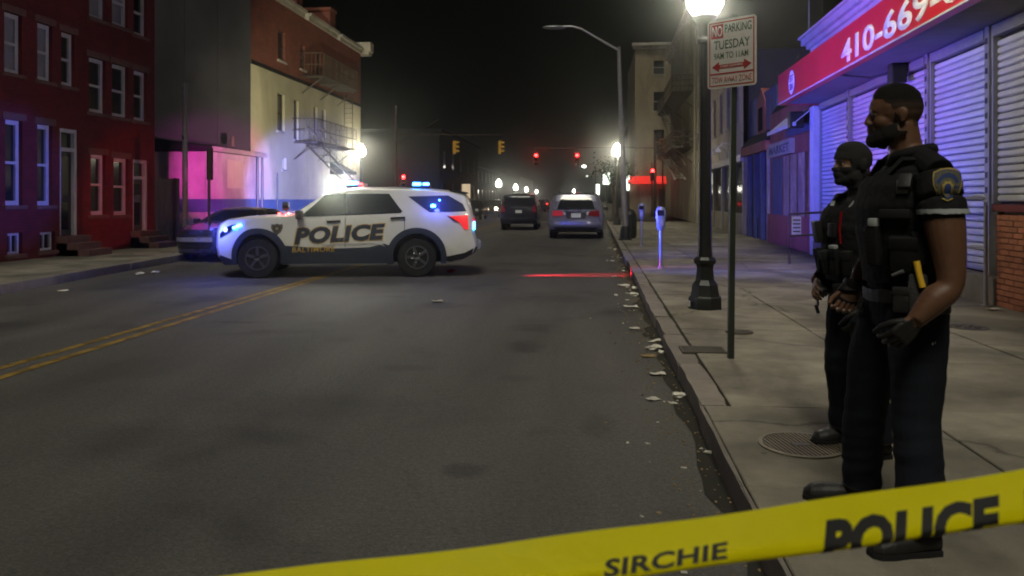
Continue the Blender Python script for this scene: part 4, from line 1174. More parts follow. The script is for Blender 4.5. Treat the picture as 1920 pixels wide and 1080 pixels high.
c.side('quarter_window', P_([(758, 364), (836, 362), (868, 378), (876, 393), (800, 395)]), M['glowglass'])
for q in win: c.side('pillar', P_([(637, 358), (641, 358), (645, 401), (641, 401)]), M['plastic'], off=.010)
c.side('mirror_base', P_([(552, 402), (566, 396), (570, 403)]), M['plastic'], off=.008)
# livery
skirt = [(ax - .44, .27)] + [(ax - .44, .56), (ax - .52, .63)] + [(.6, .60), (0, .575), (-.6, .59), (-ax + .62, .66), (-ax + .46, .60), (-ax + .44, .27)]
c.side('lower_livery', skirt, M['livery'], off=.007)
for a_ in (ax, -ax):
    ring = arc(a_, .385, .585, -12, 192, 22) + arc(a_, .385, .47, 194, -14, 22)
    c.side('arch_livery', ring, M['livery'], off=.012, thick=.018, step=.3)
c.side('bumper_skirt', [(-ax - .58, .40), (-2.5, .47), (-2.70, .56), (-2.66, .44), (-2.48, .36), (-2.2, .30), (-ax - .5, .30)], M['plastic'], off=.008)
c.side('bumper_skirt', [(2.37, .45), (2.40, .40), (2.28, .26), (ax + .53, .26), (ax + .56, .36)], M['plastic'], off=.008)
for a_, nm in ((sx_(641), 'door_seam'), (sx_(553), 'door_seam'), (sx_(752), 'door_seam')):
    c.side(nm, [(a_ - .006, .60), (a_ + .006, .60), (a_ + .006, 1.19), (a_ - .006, 1.19)], M['plastic'], off=.003)
c.side('door_handle', P_([(607, 412), (632, 410.5), (632, 414.5), (607, 416)]), M['plastic'], off=.008, thick=.03)
c.side('door_handle', P_([(726, 405), (753, 403.5), (753, 407.5), (726, 409)]), M['plastic'], off=.008, thick=.03)
c.words('police_lettering', 'POLICE', sx_(545), sx_(717), sz_(460), sz_(425.5), M['goldfoil'], .009, .07, .16, rise=.055, sides=(1, -1), spacing=1.06)
c.words('police_lettering', 'POLICE', sx_(547), sx_(715), sz_(458.4), sz_(427), M['livery'], .012, .05, .16, rise=.055, sides=(1, -1), spacing=1.06)
c.words('city_lettering', 'BALTIMORE', sx_(543), sx_(622), sz_(473), sz_(463), M['goldfoil'], .011, .02, .1, rise=.02, sides=(1, -1), spacing=1.1)
sh = lambda k: [(sx_(515) + k * a, sz_(428) + k * b) for a, b in ((-.10, .10), (-.05, .085), (0, .11), (.05, .085), (.10, .10), (.11, .02), (.07, -.07), (0, -.13), (-.07, -.07), (-.11, .02))]
c.side('shield_badge', sh(1.), M['livery'], off=.008)
c.side('shield_badge', sh(.80), M['patchgold'], off=.0095)
c.side('shield_badge', sh(.72), M['livery'], off=.011)
c.side('shield_badge', sh(.30), M['patchgold'], off=.0125)
c.side('body_moulding', P_([(600, 458.5), (690, 455), (712, 459), (716, 463), (709, 460), (690, 457), (600, 460.5)]), M['trim'], off=.0125)
# lamps
c.side('tail_lamp', P_([(838, 403), (879, 401), (880, 431), (871, 430), (862, 417)]), M['taillight'], off=.008, thick=.012)
c.side('tail_lamp_trim', P_([(834, 402), (839, 403), (862, 417), (848, 413)]), M['plastic'], off=.009, thick=.01)
c.side('headlamp', [(2.20, 1.00), (2.37, .86), (2.37, .78), (2.16, .88), (1.98, 1.0), (2.05, 1.05)], M['glass'], off=.008, thick=.015)
for k, (px, py, mm) in enumerate(((428, 426, 'cyanled'), (436, 423, 'blueled'), (441, 421, 'blueled'))):
    p = c.map(sx_(px), 1, sz_(py)); p.y += .03
    MB().ball(p, (.035, .02, .03), 10).build('warning_led', M[mm], SUV)
p = c.map(.95, .93, 1.255); MB().ball(p, (.045, .03, .03), 10).build('cowl_led', M['redled'], SUV)
p = c.map(1.14, .80, 1.25); MB().ball(p, (.03, .025, .02), 10).build('cowl_led', M['redled'], SUV)
p = c.map(sx_(806), 1, sz_(382)); p.y += .012; MB().ball(p, (.05, .012, .035), 12).build('window_led', M['cyanled'], SUV)
p = c.map(sx_(818), 1, sz_(371)); p.y += .010; MB().ball(p, (.018, .01, .018), 8).build('window_led', M['blueled'], SUV)
# side mirrors, far mirror shows above the bonnet
for sd in (1, -1):
    b = MB(); p = c.map(.70, sd, 1.22); b.cbox(p + V((0, sd * .13, .03)), (.13, .22, .17), (0, 0, 0), .04); b.cbox(p + V((-.01, sd * .02, -.02)), (.06, .1, .05), (0, 0, 0), .01)
    b.build('side_mirror', M['plastic'], SUV, 40)
b = MB(); p = c.map(.98, .84, 1.25); b.tube([p, p + V((.02, .02, .07))], .018, 8); b.lathe([(.03, -.07), (.075, -.05), (.085, .0), (.085, .05), (.078, .055)], 14, p + V((.02, .03, .15)), 'X'); b.build('spot_lamp', M['plastic'], SUV, 40)
c.end('windscreen', [(-.84, 1.28), (.84, 1.28), (.74, 1.64), (-.74, 1.64)], M['carglass'], rear=False, off=.008)
c.end('rear_screen', [(-.80, 1.20), (.80, 1.20), (.70, 1.56), (-.70, 1.56)], M['carglass'], off=.010)
c.end('rear_plate', [(-.2, .84), (.2, .84), (.2, .98), (-.2, .98)], M['plate'], off=.014, thick=.006)
c.end('tail_lamp', [(.60, .98), (.93, .94), (.93, 1.18), (.66, 1.12)], M['taillight'], off=.010); c.end('tail_lamp', [(-.60, .98), (-.66, 1.12), (-.93, 1.18), (-.93, .94)], M['taillight'], off=.010)
c.end('rear_led', [(.84, .92), (.95, .92), (.95, 1.08), (.84, 1.08)], M['cyanled'], off=.016, thick=.01)
c.end('rear_bumper', [(-.9, .54), (.9, .54), (.92, .66), (-.92, .66)], M['trim'], off=.03, thick=.03)
c.end('grille', [(-.62, .62), (.62, .62), (.66, .92), (-.66, .92)], M['plastic'], rear=False, off=.012, thick=.01)
c.end('push_bar', [(-.5, .46), (.5, .46), (.5, .56), (-.5, .56)], M['plastic'], rear=False, off=.06, thick=.05)
for s in (-.42, .42): c.end('push_bar', [(s - .04, .46), (s + .04, .46), (s + .04, .95), (s - .04, .95)], M['plastic'], rear=False, off=.05, thick=.05)
c.wheels(5, 'rim', .60, .25)
# rear spoiler and light bars
b = MB(); b.prism([(-2.14, -.74, 1.70), (-2.50, -.72, 1.655), (-2.52, -.72, 1.625), (-2.16, -.74, 1.65)], (0, 1.46, 0)); b.build('spoiler', M['plastic'], SUV, 40)
lb = MB(); lb.box((-.34, -.62, 1.765), (-.02, .62, 1.815), .015); lb.box((-.30, -.60, 1.815), (-.05, .60, 1.86), .02); LB = lb.build('light_bar', M['plastic'], SUV, 40)
for s in (-.45, .45): MB().box((-.24, s - .04, 1.74), (-.12, s + .04, 1.764)).build('bar_foot', M['plastic'], LB)
MB().box((-.33, .605, 1.80), (-.10, .638, 1.865), .01).build('bar_led', M['blueled'], LB)
MB().box((-.335, -.3, 1.80), (-.343, .58, 1.85)).build('bar_led', M['redled'], LB)
MB().box((-.012, -.58, 1.80), (-.003, .58, 1.85)).build('bar_led', M['blueled'], LB)
b = MB(); b.ball((.06, .64, 1.83), (.080, .05, .075), 16); b.build('alley_lamp', M['whiteled'], LB)
b = MB(); b.ball((.06, -.64, 1.83), (.06, .03, .05), 14); b.build('alley_lamp', M['whiteled'], LB)
b = MB(); b.lathe([(.02, -.1), (.07, -.05), (.085, -.02)], 12, (.06, .60, 1.83), 'Y'); b.build('lamp_housing', M['plastic'], LB)
lb = MB(); lb.box((-1.76, -.6, 1.745), (-1.36, .6, 1.785), .01); lb.box((-1.74, -.58, 1.785), (-1.40, .62, 1.845), .02); LB2 = lb.build('rear_light_bar', M['livery'], SUV, 40)
MB().box((-1.58, .622, 1.785), (-1.42, .637, 1.845), .004).build('bar_led', M['cyanled'], LB2)
MB().box((-1.74, .622, 1.79), (-1.62, .636, 1.84), .004).build('bar_led', M['blueled'], LB2)
b = MB(); b.box((-.50, .28, 1.765), (-.42, .36, 1.83), .02); b.build('camera_dome', M['trim'], SUV)
b = MB(); b.tube([(-1.1, 0, 1.77), (-1.1, 0, 1.80), (-1.16, 0, 2.0)], .012, 6); b.build('aerial', M['plastic'], SUV)
carSUV = c

# --- silver minivan seen from behind
VN = thing('minivan', 'silver minivan parked at the right kerb seen from behind', 'minivan', at(1080, 29.2) + V((-.0, 2.45, 0)), R(90))
top = [(2.30, .24), (2.42, .45), (2.40, .78), (2.25, .95), (1.5, 1.08), (1.2, 1.15), (.3, 1.66), (-.2, 1.74), (-1.2, 1.76), (-2.1, 1.72), (-2.22, 1.68), (-2.34, 1.45), (-2.44, 1.12), (-2.47, .92), (-2.52, .72), (-2.54, .52), (-2.48, .36), (-2.3, .28)]
v = Car(VN, top, 1.45, -1.55, .34, .40, .24, 1.11, .78, 1.06, M['silver'])
v.side('side_window', [(1.0, 1.12), (.25, 1.58), (-2.0, 1.60), (-2.15, 1.14)], M['carglass'])
v.end('rear_screen', [(-.80, 1.13), (.80, 1.13), (.70, 1.60), (-.70, 1.60)], M['carglass'])
for s in (1, -1):
    v.end('tail_lamp', [(s * .50, .90), (s * .96, .86), (s * .96, 1.10), (s * .56, 1.06)], M['dimtail' if s > 0 else 'redlens'], off=.014, thick=.012)
    v.end('reverse_lamp', [(s * .42, .92), (s * .49, .91), (s * .54, 1.05), (s * .44, 1.05)], M['plate'], off=.014, thick=.01)
v.end('plate_recess', [(-.38, .78), (.38, .78), (.46, 1.02), (-.46, 1.02)], M['plastic'], off=.012)
pl = v.end('rear_plate', [(-.20, .82), (.20, .82), (.20, .98), (-.20, .98)], M['plate'], off=.018, thick=.006)
v.end('plate_bar', [(-.5, 1.02), (.5, 1.02), (.5, 1.065), (-.5, 1.065)], M['chrome'], off=.016, thick=.02)
v.end('rear_bumper', [(-.92, .48), (.92, .48), (.92, .66), (-.92, .66)], M['silver'], off=.035, thick=.035)
v.end('lower_bumper', [(-.88, .32), (.88, .32), (.9, .44), (-.9, .44)], M['plastic'], off=.02, thick=.02)
v.end('wiper', [(-.05, 1.14), (.4, 1.2), (.4, 1.22), (-.05, 1.17)], M['plastic'], off=.02, thick=.01)
for s in (1, -1):
    b = MB(); b.tube([(.2, s * .66, 1.70), (-.2, s * .66, 1.79), (-1.8, s * .66, 1.79), (-2.0, s * .66, 1.73)], .018, 6); b.build('roof_rail', M['plastic'], VN)
    b = MB(); p = v.map(.75, s, 1.12); b.cbox(p + V((0, s * .12, .02)), (.12, .2, .14), (0, 0, 0), .03); b.build('side_mirror', M['plastic'], VN, 40)
v.wheels(6, 'steel', .6, .22)

# --- dark suv further on
DS = thing('dark_suv', 'dark unlit sport utility car stopped in the lane beyond the police car', 'car', at(970, 37.4) + V((0, 2.4, 0)), R(91.5))
top = [(2.30, .30), (2.40, .55), (2.36, .95), (2.2, 1.04), (1.2, 1.14), (.95, 1.2), (.3, 1.68), (-.2, 1.77), (-1.4, 1.77), (-2.15, 1.72), (-2.3, 1.62), (-2.38, 1.2), (-2.40, .9), (-2.45, .70), (-2.46, .56), (-2.38, .42), (-2.2, .34)]
v = Car(DS, top, 1.42, -1.42, .37, .43, .30, .97, .80, 1.14, M['navycar'])
v.side('side_window', [(.9, 1.18), (.3, 1.60), (-2.0, 1.62), (-2.15, 1.2)], M['carglass'])
v.end('rear_screen', [(-.76, 1.22), (.76, 1.22), (.68, 1.64), (-.68, 1.64)], M['carglass'])
for s in (1, -1): v.end('tail_lamp', [(s * .70, .90), (s * .94, .88), (s * .90, 1.24), (s * .80, 1.22)], M['redlens'], off=.014, thick=.01)
v.end('rear_plate', [(-.17, .84), (.17, .84), (.17, .98), (-.17, .98)], M['plate'], off=.016, thick=.006)
v.end('badge_bar', [(-.45, 1.10), (.45, 1.10), (.45, 1.135), (-.45, 1.135)], M['chrome'], off=.014, thick=.01)
v.end('rear_bumper', [(-.9, .48), (.9, .48), (.9, .62), (-.9, .62)], M['plastic'], off=.03, thick=.04)
for s in (1, -1):
    b = MB(); p = v.map(.7, s, 1.15); b.cbox(p + V((0, s * .12, .02)), (.12, .2, .15), (0, 0, 0), .03); b.build('side_mirror', M['plastic'], DS, 40)
v.wheels(5, 'rim', .62, .24)

# --- low dark coupe parked at the left kerb, nose to us
CPc = thing('parked_coupe', 'low dark car parked at the left kerb behind the bonnet of the police car', 'car', V((-9.28, 19.9, 0)), R(-85.5))
top = [(2.15, .20), (2.30, .34), (2.32, .50), (2.26, .64), (1.9, .76), (1.0, .88), (.75, .92), (.0, 1.24), (-.4, 1.30), (-.9, 1.27), (-1.6, 1.02), (-2.1, .98), (-2.22, .9), (-2.26, .6), (-2.24, .4), (-2.1, .24)]
v = Car(CPc, top, 1.35, -1.35, .33, .38, .20, .92, .68, .88, M['greycar'], bowf=.22)
v.side('side_window', [(.6, .92), (.0, 1.18), (-.8, 1.18), (-1.3, .98)], M['carglass'])
v.end('windscreen', [(-.74, .95), (.74, .95), (.60, 1.22), (-.60, 1.22)], M['carglass'], rear=False, off=.008)
v.end('upper_bumper', [(-.86, .50), (.86, .50), (.84, .60), (-.84, .60)], M['silver'], rear=False, off=.03, thick=.03)
v.end('grille', [(-.6, .36), (.6, .36), (.62, .46), (-.62, .46)], M['plastic'], rear=False, off=.02)
v.end('lower_bumper', [(-.86, .24), (.86, .24), (.86, .33), (-.86, .33)], M['silver'], rear=False, off=.03, thick=.03)
for s in (1, -1):
    v.end('headlamp', [(s * .52, .62), (s * .86, .60), (s * .86, .70), (s * .58, .72)], M['glass'], rear=False, off=.012, thick=.01)
    b = MB(); p = v.map(.55, s, .93); b.cbox(p + V((0, s * .1, .02)), (.1, .18, .12), (0, 0, 0), .03); b.build('side_mirror', M['greycar'], CPc, 40)
v.wheels(5, 'steel', .62, .22)

# --- far traffic
def far_car(label, px, d, rot, lamp, lampm):
    T_ = thing('far_car', label, 'car', at(px, d), rot, 'distant traffic')
    top = [(2.0, .25), (2.15, .5), (2.1, .75), (1.2, .92), (.4, 1.40), (-1.0, 1.44), (-1.9, 1.05), (-2.15, .95), (-2.2, .5), (-2.05, .28)]
    v = Car(T_, top, 1.3, -1.3, .32, .38, .24, .9, .74, .92, M['navycar'])
    v.side('side_window', [(.9, .96), (.3, 1.32), (-1.0, 1.34), (-1.5, 1.0)], M['carglass'])
    for s in (1, -1):
        b = MB(); p = v.map(2.1 if lamp == 'headlamp' else -2.15, s * .68, .72); b.ball(p, (.1, .13, .09), 10); b.build(lamp, M[lampm], T_)
    v.wheels(5, 'rim', .6, .2)
far_car('oncoming car with bright warm headlights far down the left lane', 924, 66, R(-90), 'headlamp', 'headlight')
far_car('car with glowing red brake lights far down the street between parked vehicles', 1011, 92, R(90), 'tail_lamp', 'brakelight')
far_car('dim dark car parked at the far left kerb beside the lit store window', 888, 58, R(-90), 'headlamp', 'plate')
far_car('second pair of warm headlights farther back behind the oncoming car', 908, 100, R(-90), 'headlamp', 'headlight')
far_car('farther car with small red tail lights right of the brake lights', 1021, 128, R(90), 'tail_lamp', 'brakelight')
far_car('farthest car with red tail lights just left of the brake lights', 1003, 160, R(90), 'tail_lamp', 'brakelight')
# ------------------------------------------------------------------ street furniture
# globe lamp posts
GLOBE = [(.10, 0), (.16, .03), (.215, .12), (.235, .22), (.225, .32), (.18, .44), (.12, .54), (.06, .62), (.02, .65)]
def lamp_post(label, loc, gm, sc=1., full=True, group='globe street lamps', lift=3.66):
    t = thing('street_lamp', label, 'street lamp', loc, .2, group)
    h = lift
    if full:
        b = MB(); b.lathe([(.215, 0), (.215, .13), (.205, .15), (.19, .16), (.175, .22), (.165, .30), (.15, .32), (.12, .36), (.105, .50), (.115, .55), (.14, .57), (.145, .61), (.12, .645)], 8)
        for k in range(8):
            a = 2 * PI * (k + .5) / 8; b.cbox((.178 * math.cos(a), .178 * math.sin(a), .08), (.02, .10, .09), (0, 0, a), .006)
        b.build('base', M['iron'], t, 25)
        b = MB(); n = 20; prof = [(.095, .64), (.085, .75), (.082, 1.2), (.070, h - .35)]
        rr = []
        for r, z in prof:
            rr.append([b.bm.verts.new((r * (1 if k % 2 else .90) * math.cos(2 * PI * k / n), r * (1 if k % 2 else .90) * math.sin(2 * PI * k / n), z)) for k in range(n)])
        for A_, B_ in zip(rr, rr[1:]):
            for k in range(n): b.bm.faces.new((A_[k], A_[(k + 1) % n], B_[(k + 1) % n], B_[k]))
        b.bm.faces.new(rr[0][::-1]); b.bm.faces.new(rr[-1]); b.build('shaft', M['iron'], t, 20)
        b = MB(); b.lathe([(.075, h - .36), (.095, h - .34), (.095, h - .30), (.075, h - .27), (.08, h - .16), (.11, h - .08), (.15, h - .03), (.155, h)], 16); b.build('capital', M['iron'], t, 30)
    else:
        b = MB(); b.lathe([(.2, 0), (.19, .3), (.11, .5), (.08, .8), (.07, h - .2), (.14, h)], 10); b.build('shaft', M['iron'], t, 30)
    b = MB(); b.lathe([(r * sc, h + .002 + z * sc) for r, z in GLOBE], 24 if full else 14); g = b.build('globe', gm, t, 60)
    b = MB(); b.lathe([(.05 * sc, h + .64 * sc), (.035, h + .68 * sc), (.045, h + .72 * sc), (.01, h + .80 * sc)], 10); b.build('finial', M['iron'], t, 30)
    return t
p = ground(1322, 578, .15)
lamp = lamp_post('black fluted lamp post with lit globe standing behind the parking sign', p, M['globe'])
b = MB(); b.box((-.215, -.05, .03), (-.208, .03, .10)); b.build('sticker', M['signwhite'], lamp)
lamp_post('lit globe lamp at the kerb in front of the tall grey street light pole', at(1157, 41, .15), M['globefar'])
lamp_post('lit globe lamp at the far corner of the cream painted building', at(677, 41.5, .15), M['globefar'])
for lb, px, py, d in (('nearest of the four small globe lamps in the far left row', 935, 345, 118), ('second nearest globe lamp in the far left row', 967, 352, 150), ('third nearest globe lamp in the far left row', 987, 356, 185), ('farthest globe lamp in the far left row', 1006, 360, 240),
                      ('single far globe lamp just above the minivan roof', 1076, 359, 230), ('low far globe lamp above the oncoming car headlights', 921, 363, 260)):
    P = at(px, d); h = zat(py, d) - .3 * 1.6
    lamp_post(lb, P, M['globetiny'], 1.9, False, lift=h)

# cobra head street light, not lit
p = ground(1172, 450, .15); dS = F * (EYE - .15) / (450 - HY)
t = thing('street_light_pole', 'tall grey street light pole with unlit cobra head arm by the kerb', 'street light', p, PSI)
hz = zat(88, dS) - .15
pt = V((at(1160, dS).x - p.x, 0, 0))
b = MB(); b.tube([(0, 0, .45), (pt.x * .5, 0, hz * .5), (pt.x, 0, hz)], [.11, .085, .065], 12); b.build('pole', M['steel'], t, 40)
b = MB(); b.box((-.20, -.20, 0), (.20, .20, .05), .01); b.lathe([(.19, .05), (.17, .3), (.14, .46)], 10); b.build('base', M['iron'], t, 30)
arm = [(pt.x, 0, hz - .12), (pt.x - .7, 0, hz + .28), (pt.x - 1.25, 0, hz + .60), (pt.x - 1.55, 0, hz + .68), (pt.x - 1.9, 0, hz + .68)]
b = MB(); b.tube(arm, [.045, .042, .04, .036, .034], 8); b.build('arm', M['steel'], t, 40)
b = MB(); b.rings([(0, 0, -.08, .03, .02), (0, 0, 0, .06, .07), (0, 0, .25, .07, .14), (0, 0, .55, .05, .13), (0, 0, .68, .02, .06)], 12)
bmesh.ops.transform(b.bm, matrix=Matrix.Translation((pt.x - 1.86, 0, hz + .65)) @ Matrix.Rotation(R(-90), 4, 'Y'), verts=b.bm.verts); b.build('lamp_head', M['steel'], t, 50)
# bin and clutter beside it
b_ = at(1180, 27, .15)
t = thing('litter_bin', 'dark round litter bin standing just right of the street light pole', 'bin', b_)
MB().lathe([(.2, 0), (.22, .04), (.24, .75), (.25, .82), (.23, .86), (.15, .98), (.05, 1.02)], 16).build('bin_body', M['iron'], t, 40)
b = MB()
for k in range(14):
    a = 2 * PI * k / 14; b.cbox((.243 * math.cos(a), .243 * math.sin(a), .4), (.02, .05, .66), (0, 0, a))
b.build('bin_slats', M['greenpole'], t)

# parking meters
def meter(label, loc, h=1.14):
    t = thing('parking_meter', label, 'parking meter', loc, R(-6), 'parking meters on the right kerb')
    b = MB(); b.tube([(0, 0, 0), (0, 0, h - .36)], .034, 10); b.lathe([(.07, 0), (.065, .02), (.04, .03)], 12); b.build('pole', M['steel'], t, 40)
    b = MB(); b.rings([(0, 0, h - .40, .045, .045), (0, 0, h - .36, .075, .06, 0, 3), (0, 0, h - .12, .10, .07, 0, 3), (0, 0, h - .02, .10, .07, 0, 3), (0, 0, h + .04, .085, .06), (0, 0, h + .075, .045, .035)], 16); m_ = b.build('housing', M['meter'], t, 45)
    MB().box((-.065, -.078, h - .10), (.065, -.066, h + .01), .006).build('display', M['glass'], m_)
    MB().box((-.05, -.072, h - .30), (.05, -.060, h - .18), .004).build('coin_plate', M['steel'], m_)
meter('parking meter nearest the black lamp post, lit blue', ground(1239, 503, .15))
meter('parking meter second from the lamp post with dark purple head', ground(1203, 461, .15), 1.16)

# no parking sign on its post
dg = F * (EYE - .15) / (672 - HY)
p = ground(1370, 672, .15)
t = thing('parking_sign', 'no parking sign on a thin square post beside the lamp post', 'sign', p, R(-38) + PSI * 0)
lean = (at(1385, dg).x - at(1370, dg).x) / 2.3
b = MB(); b.tube([(0, 0, 0), (lean * .80, lean * .6, 2.95)], .033, 4); b.build('post', M['greenpole'], t)
zc = zat(100, dg) - .15; hw, hh = .228, .295
off = V((lean * .8 * zc / 2.95 + .0, lean * .6 * zc / 2.95, zc))
def rr_plate(w, h, r, n=5):
    pts = []
    for cx_, cz_, a in ((w - r, h - r, 0), (-w + r, h - r, 90), (-w + r, -h + r, 180), (w - r, -h + r, 270)):
        pts += [(cx_ + r * math.cos(R(a + 90 * k / n)), cz_ + r * math.sin(R(a + 90 * k / n))) for k in range(n + 1)]
    return pts
def plate(name, m, w, h, r, y0, y1, cz=0.):
    b = MB(); b.prism([(off.x + x, off.y + y0, off.z + z + cz) for x, z in rr_plate(w, h, r)], (0, y1 - y0, 0)); return b.build(name, m, t)
plate('sign_back', M['steel'], hw, hh, .03, -.036, -.040)
plate('sign_face', M['signwhite'], hw, hh, .03, -.041, -.0425)
# red border as four strips and a divider
b = MB(); w_, h_ = hw - .018, hh - .018; k_ = .011
for lo, hi in (((-w_, -h_), (-w_ + k_, h_)), ((w_ - k_, -h_), (w_, h_)), ((-w_ + k_, h_ - k_), (w_ - k_, h_)), ((-w_ + k_, -h_), (w_ - k_, -h_ + k_)), ((-w_ + k_, -.178), (w_ - k_, -.164))):
    b.box((off.x + lo[0], off.y - .0445, off.z + lo[1]), (off.x + hi[0], off.y - .043, off.z + hi[1]))
b.build('sign_border', M['signred'], t)
O_ = V((off.x, off.y - .0432, off.z)); ux, uz = (1, 0, 0), (0, 0, 1)
b = MB(); b.box((off.x - .19, off.y - .0445, off.z + .135), (off.x - .075, off.y - .043, off.z + .258)); b.build('no_box', M['signred'], t)
lettering('sign_text', 'NO', M['signwhite'], t, O_ + V((0, -.0015, 0)), ux, uz, -.18, -.085, .15, .243, .001, .01)
lettering('sign_text', 'PARKING', M['signgreen'], t, O_, ux, uz, -.062, .185, .175, .25, .0012, .012)
lettering('sign_text', 'TUESDAY', M['signgreen'], t, O_, ux, uz, -.165, .17, .04, .118, .0012, .012)
lettering('sign_text', '9AM TO 11AM', M['signgreen'], t, O_, ux, uz, -.165, .155, -.045, .012, .0012, .010)
b = MB()
y_ = off.y - .0445
b.prism([(off.x + x, y_, off.z - .11 + z) for x, z in ((-.185, 0), (-.115, .046), (-.115, .018), (.115, .018), (.115, .046), (.185, 0), (.115, -.046), (.115, -.018), (-.115, -.018), (-.115, -.046))], (0, .0015, 0))
b.build('sign_arrow', M['signred'], t)
lettering('sign_text', 'STREET CLEANING', M['signwhite'], t, O_ + V((0, -.0015, 0)), ux, uz, -.105, .105, -.119, -.101, .0008, .01)
lettering('sign_text', 'TOW AWAY ZONE', M['signred'], t, O_, ux, uz, -.185, .185, -.250, -.195, .0012, .012)
for s in (.22, -.23):
    b = MB(); b.lathe([(.012, 0), (.012, .006), (.004, .008)], 10, (off.x, off.y - .0435, off.z + s), 'Y'); b.build('bolt', M['steel'], t)

# traffic signals on span wires over the junction
def signal(label, px, py, d, rot, lit=None, body='iron'):
    P = at(px, d); zc = zat(py, d)
    t = thing('traffic_signal', label, 'traffic light', (P.x, P.y, zc - .5), rot, 'traffic signals over the junction')
    MB().box((-.17, -.12, 0), (.17, .12, 1.02), .03).build('housing', M[body], t)
    for k, cc in enumerate(('redlens', 'redlens', 'redlens')):
        z = .85 - .33 * k
        lm = M['redsignal'] if (lit == 'red' and k == 0) else M['glass']
        lens = MB().lathe([(.13, 0), (.12, -.02), (.06, -.04), (.01, -.045)], 14, (0, -.121, z), 'Y').build('lens', lm, t, 50)
        b = MB()
        for j in range(9):
            a0_, a1_ = PI * j / 9, PI * (j + 1) / 9
            b.poly([(.145 * math.cos(a0_), -.122, z + .145 * math.sin(a0_)), (.145 * math.cos(a1_), -.122, z + .145 * math.sin(a1_)), (.14 * math.cos(a1_), -.33, z + .14 * math.sin(a1_)), (.14 * math.cos(a0_), -.33, z + .14 * math.sin(a0_))])
        b.build('visor', M[body], t)
    b = MB(); b.tube([(0, 0, 1.02), (0, 0, 1.5)], .025, 6); b.build('hanger', M['iron'], t)
    return t, P, zc
sg = []
sg.append(signal('red lit traffic signal hanging left of the pair over the road', 1005, 299, 66, PSI, 'red'))
sg.append(signal('red lit traffic signal hanging right of the pair over the road', 1082, 299, 66, PSI, 'red'))
sg.append(signal('unlit amber bodied traffic signal hanging leftmost, seen from the side', 853, 277, 60, R(80), None, 'amberlens'))
sg.append(signal('unlit amber bodied traffic signal hanging beside the pair of red lights', 938, 277, 60, R(86), None, 'amberlens'))
sg.append(signal('yellow bodied traffic signal on the right corner by the dark windows', 1243, 272, 60, R(-60), None, 'amberlens'))
sg.append(signal('red lit traffic signal low on the left corner over the police car roof', 757, 340, 62, PSI, 'red'))
sg.append(signal('red lit signal low in front of the red awning store', 1223, 328, 64, PSI, 'red'))
def mast(label, px, d, h, arms):
    P = at(px, d, .14); t = thing('signal_mast', label, 'pole', P)
    b = MB(); b.tube([(0, 0, 0), (0, 0, h)], [.14, .10], 10); b.build('pole', M['rust'], t, 40)
    for a in arms:
        b = MB(); b.tube([V(a[0]) - P, V(a[1]) - P], [.05, .03], 8); b.build('arm', M['rust'], t)
def up(s, dz=1.0): return V((s[1].x, s[1].y, s[2] + dz))
mast('signal mast with long arm on the right side of the junction', 1228, 66, 7.0, [(at(1228, 66, sg[0][2] + 1.0), up(sg[0]) + V((-.3, 0, 0)))])
mast('signal mast with long slanting arm left of the junction', 742, 60, 8.6, [(at(748, 60, zat(268, 60)), at(822, 60, zat(224, 60))), (at(742, 60, sg[2][2] + 1.), up(sg[3]) + V((.3, 0, 0)))])
# traffic signals low on the corners stand on posts
for s in (4, 5, 6):
    P = sg[s][1]; t = thing('signal_post', ['thin post carrying the yellow bodied signal at the right corner', 'thin post carrying the low red signal on the left corner', 'thin post carrying the low red signal by the red awning'][s - 4], 'pole', (P.x, P.y + .22, .14))
    b = MB(); b.tube([(0, 0, 0), (0, 0, sg[s][2] + .9)], .06, 8); b.build('post', M['rust'], t, 40)
    MB().box((-.03, -.15, sg[s][2] + .3), (.03, 0, sg[s][2] + .36)).build('bracket', M['rust'], t)

# far cobra lights that are lit
for lb, px, py, d in (('small lit street light high above the minivan', 1095, 313, 150), ('tiny dim lit street light under the higher one', 1101, 331, 210)):
    P = at(px, d, .1); z = zat(py, d)
    t = thing('far_street_light', lb, 'street light', P)
    b = MB(); b.tube([(2.2, 0, 0), (2.2, 0, z + .2), (1.6, 0, z + .5), (.4, 0, z + .35)], .09, 6); b.build('pole', M['iron'], t)
    MB().ball((0, 0, z), (.42, .3, .22), 10).build('lamp_head', M['globetiny'] if d < 180 else M['shoplight'], t)

# street tree beyond the pole
def tree(label, p, h, cr, seed):
    q = random.Random(seed); t = thing('street_tree', label, 'tree', p)
    b = MB(); b.tube([(0, 0, 0), (.05, .02, h * .4), (.02, .05, h * .75)], [.11, .08, .04], 8)
    tips = []
    for k in range(7):
        a = q.uniform(0, 6.28); z0 = h * q.uniform(.35, .6); e = V((math.cos(a) * cr * q.uniform(.5, .9), math.sin(a) * cr * q.uniform(.5, .9), h * q.uniform(.65, .95)))
        b.tube([(.03, .02, z0), V((.03, .02, z0)).lerp(e, .5) + V((0, 0, .12)), e], [.04, .025, .012], 6); tips.append(e)
    b.build('trunk', M['bark'], t, 40)
    b = MB()
    for k in range(700):
        e = q.choice(tips); d_ = V((q.gauss(0, .33), q.gauss(0, .33), q.gauss(0, .3))) * cr
        s_ = q.uniform(.05, .11); n_ = V((q.gauss(0, 1), q.gauss(0, 1), q.gauss(0, 1))).normalized(); u_ = n_.orthogonal().normalized(); w_ = n_.cross(u_)
        c_ = e + d_; b.poly([c_ - u_ * s_, c_ + w_ * s_ * .6, c_ + u_ * s_, c_ - w_ * s_ * .6])
    b.build('crown', M['leafgreen'], t, loc=None)
tree('small dark leafy street tree behind the street light pole', at(1149, 47, .15), 3.6, 1.0, 5)

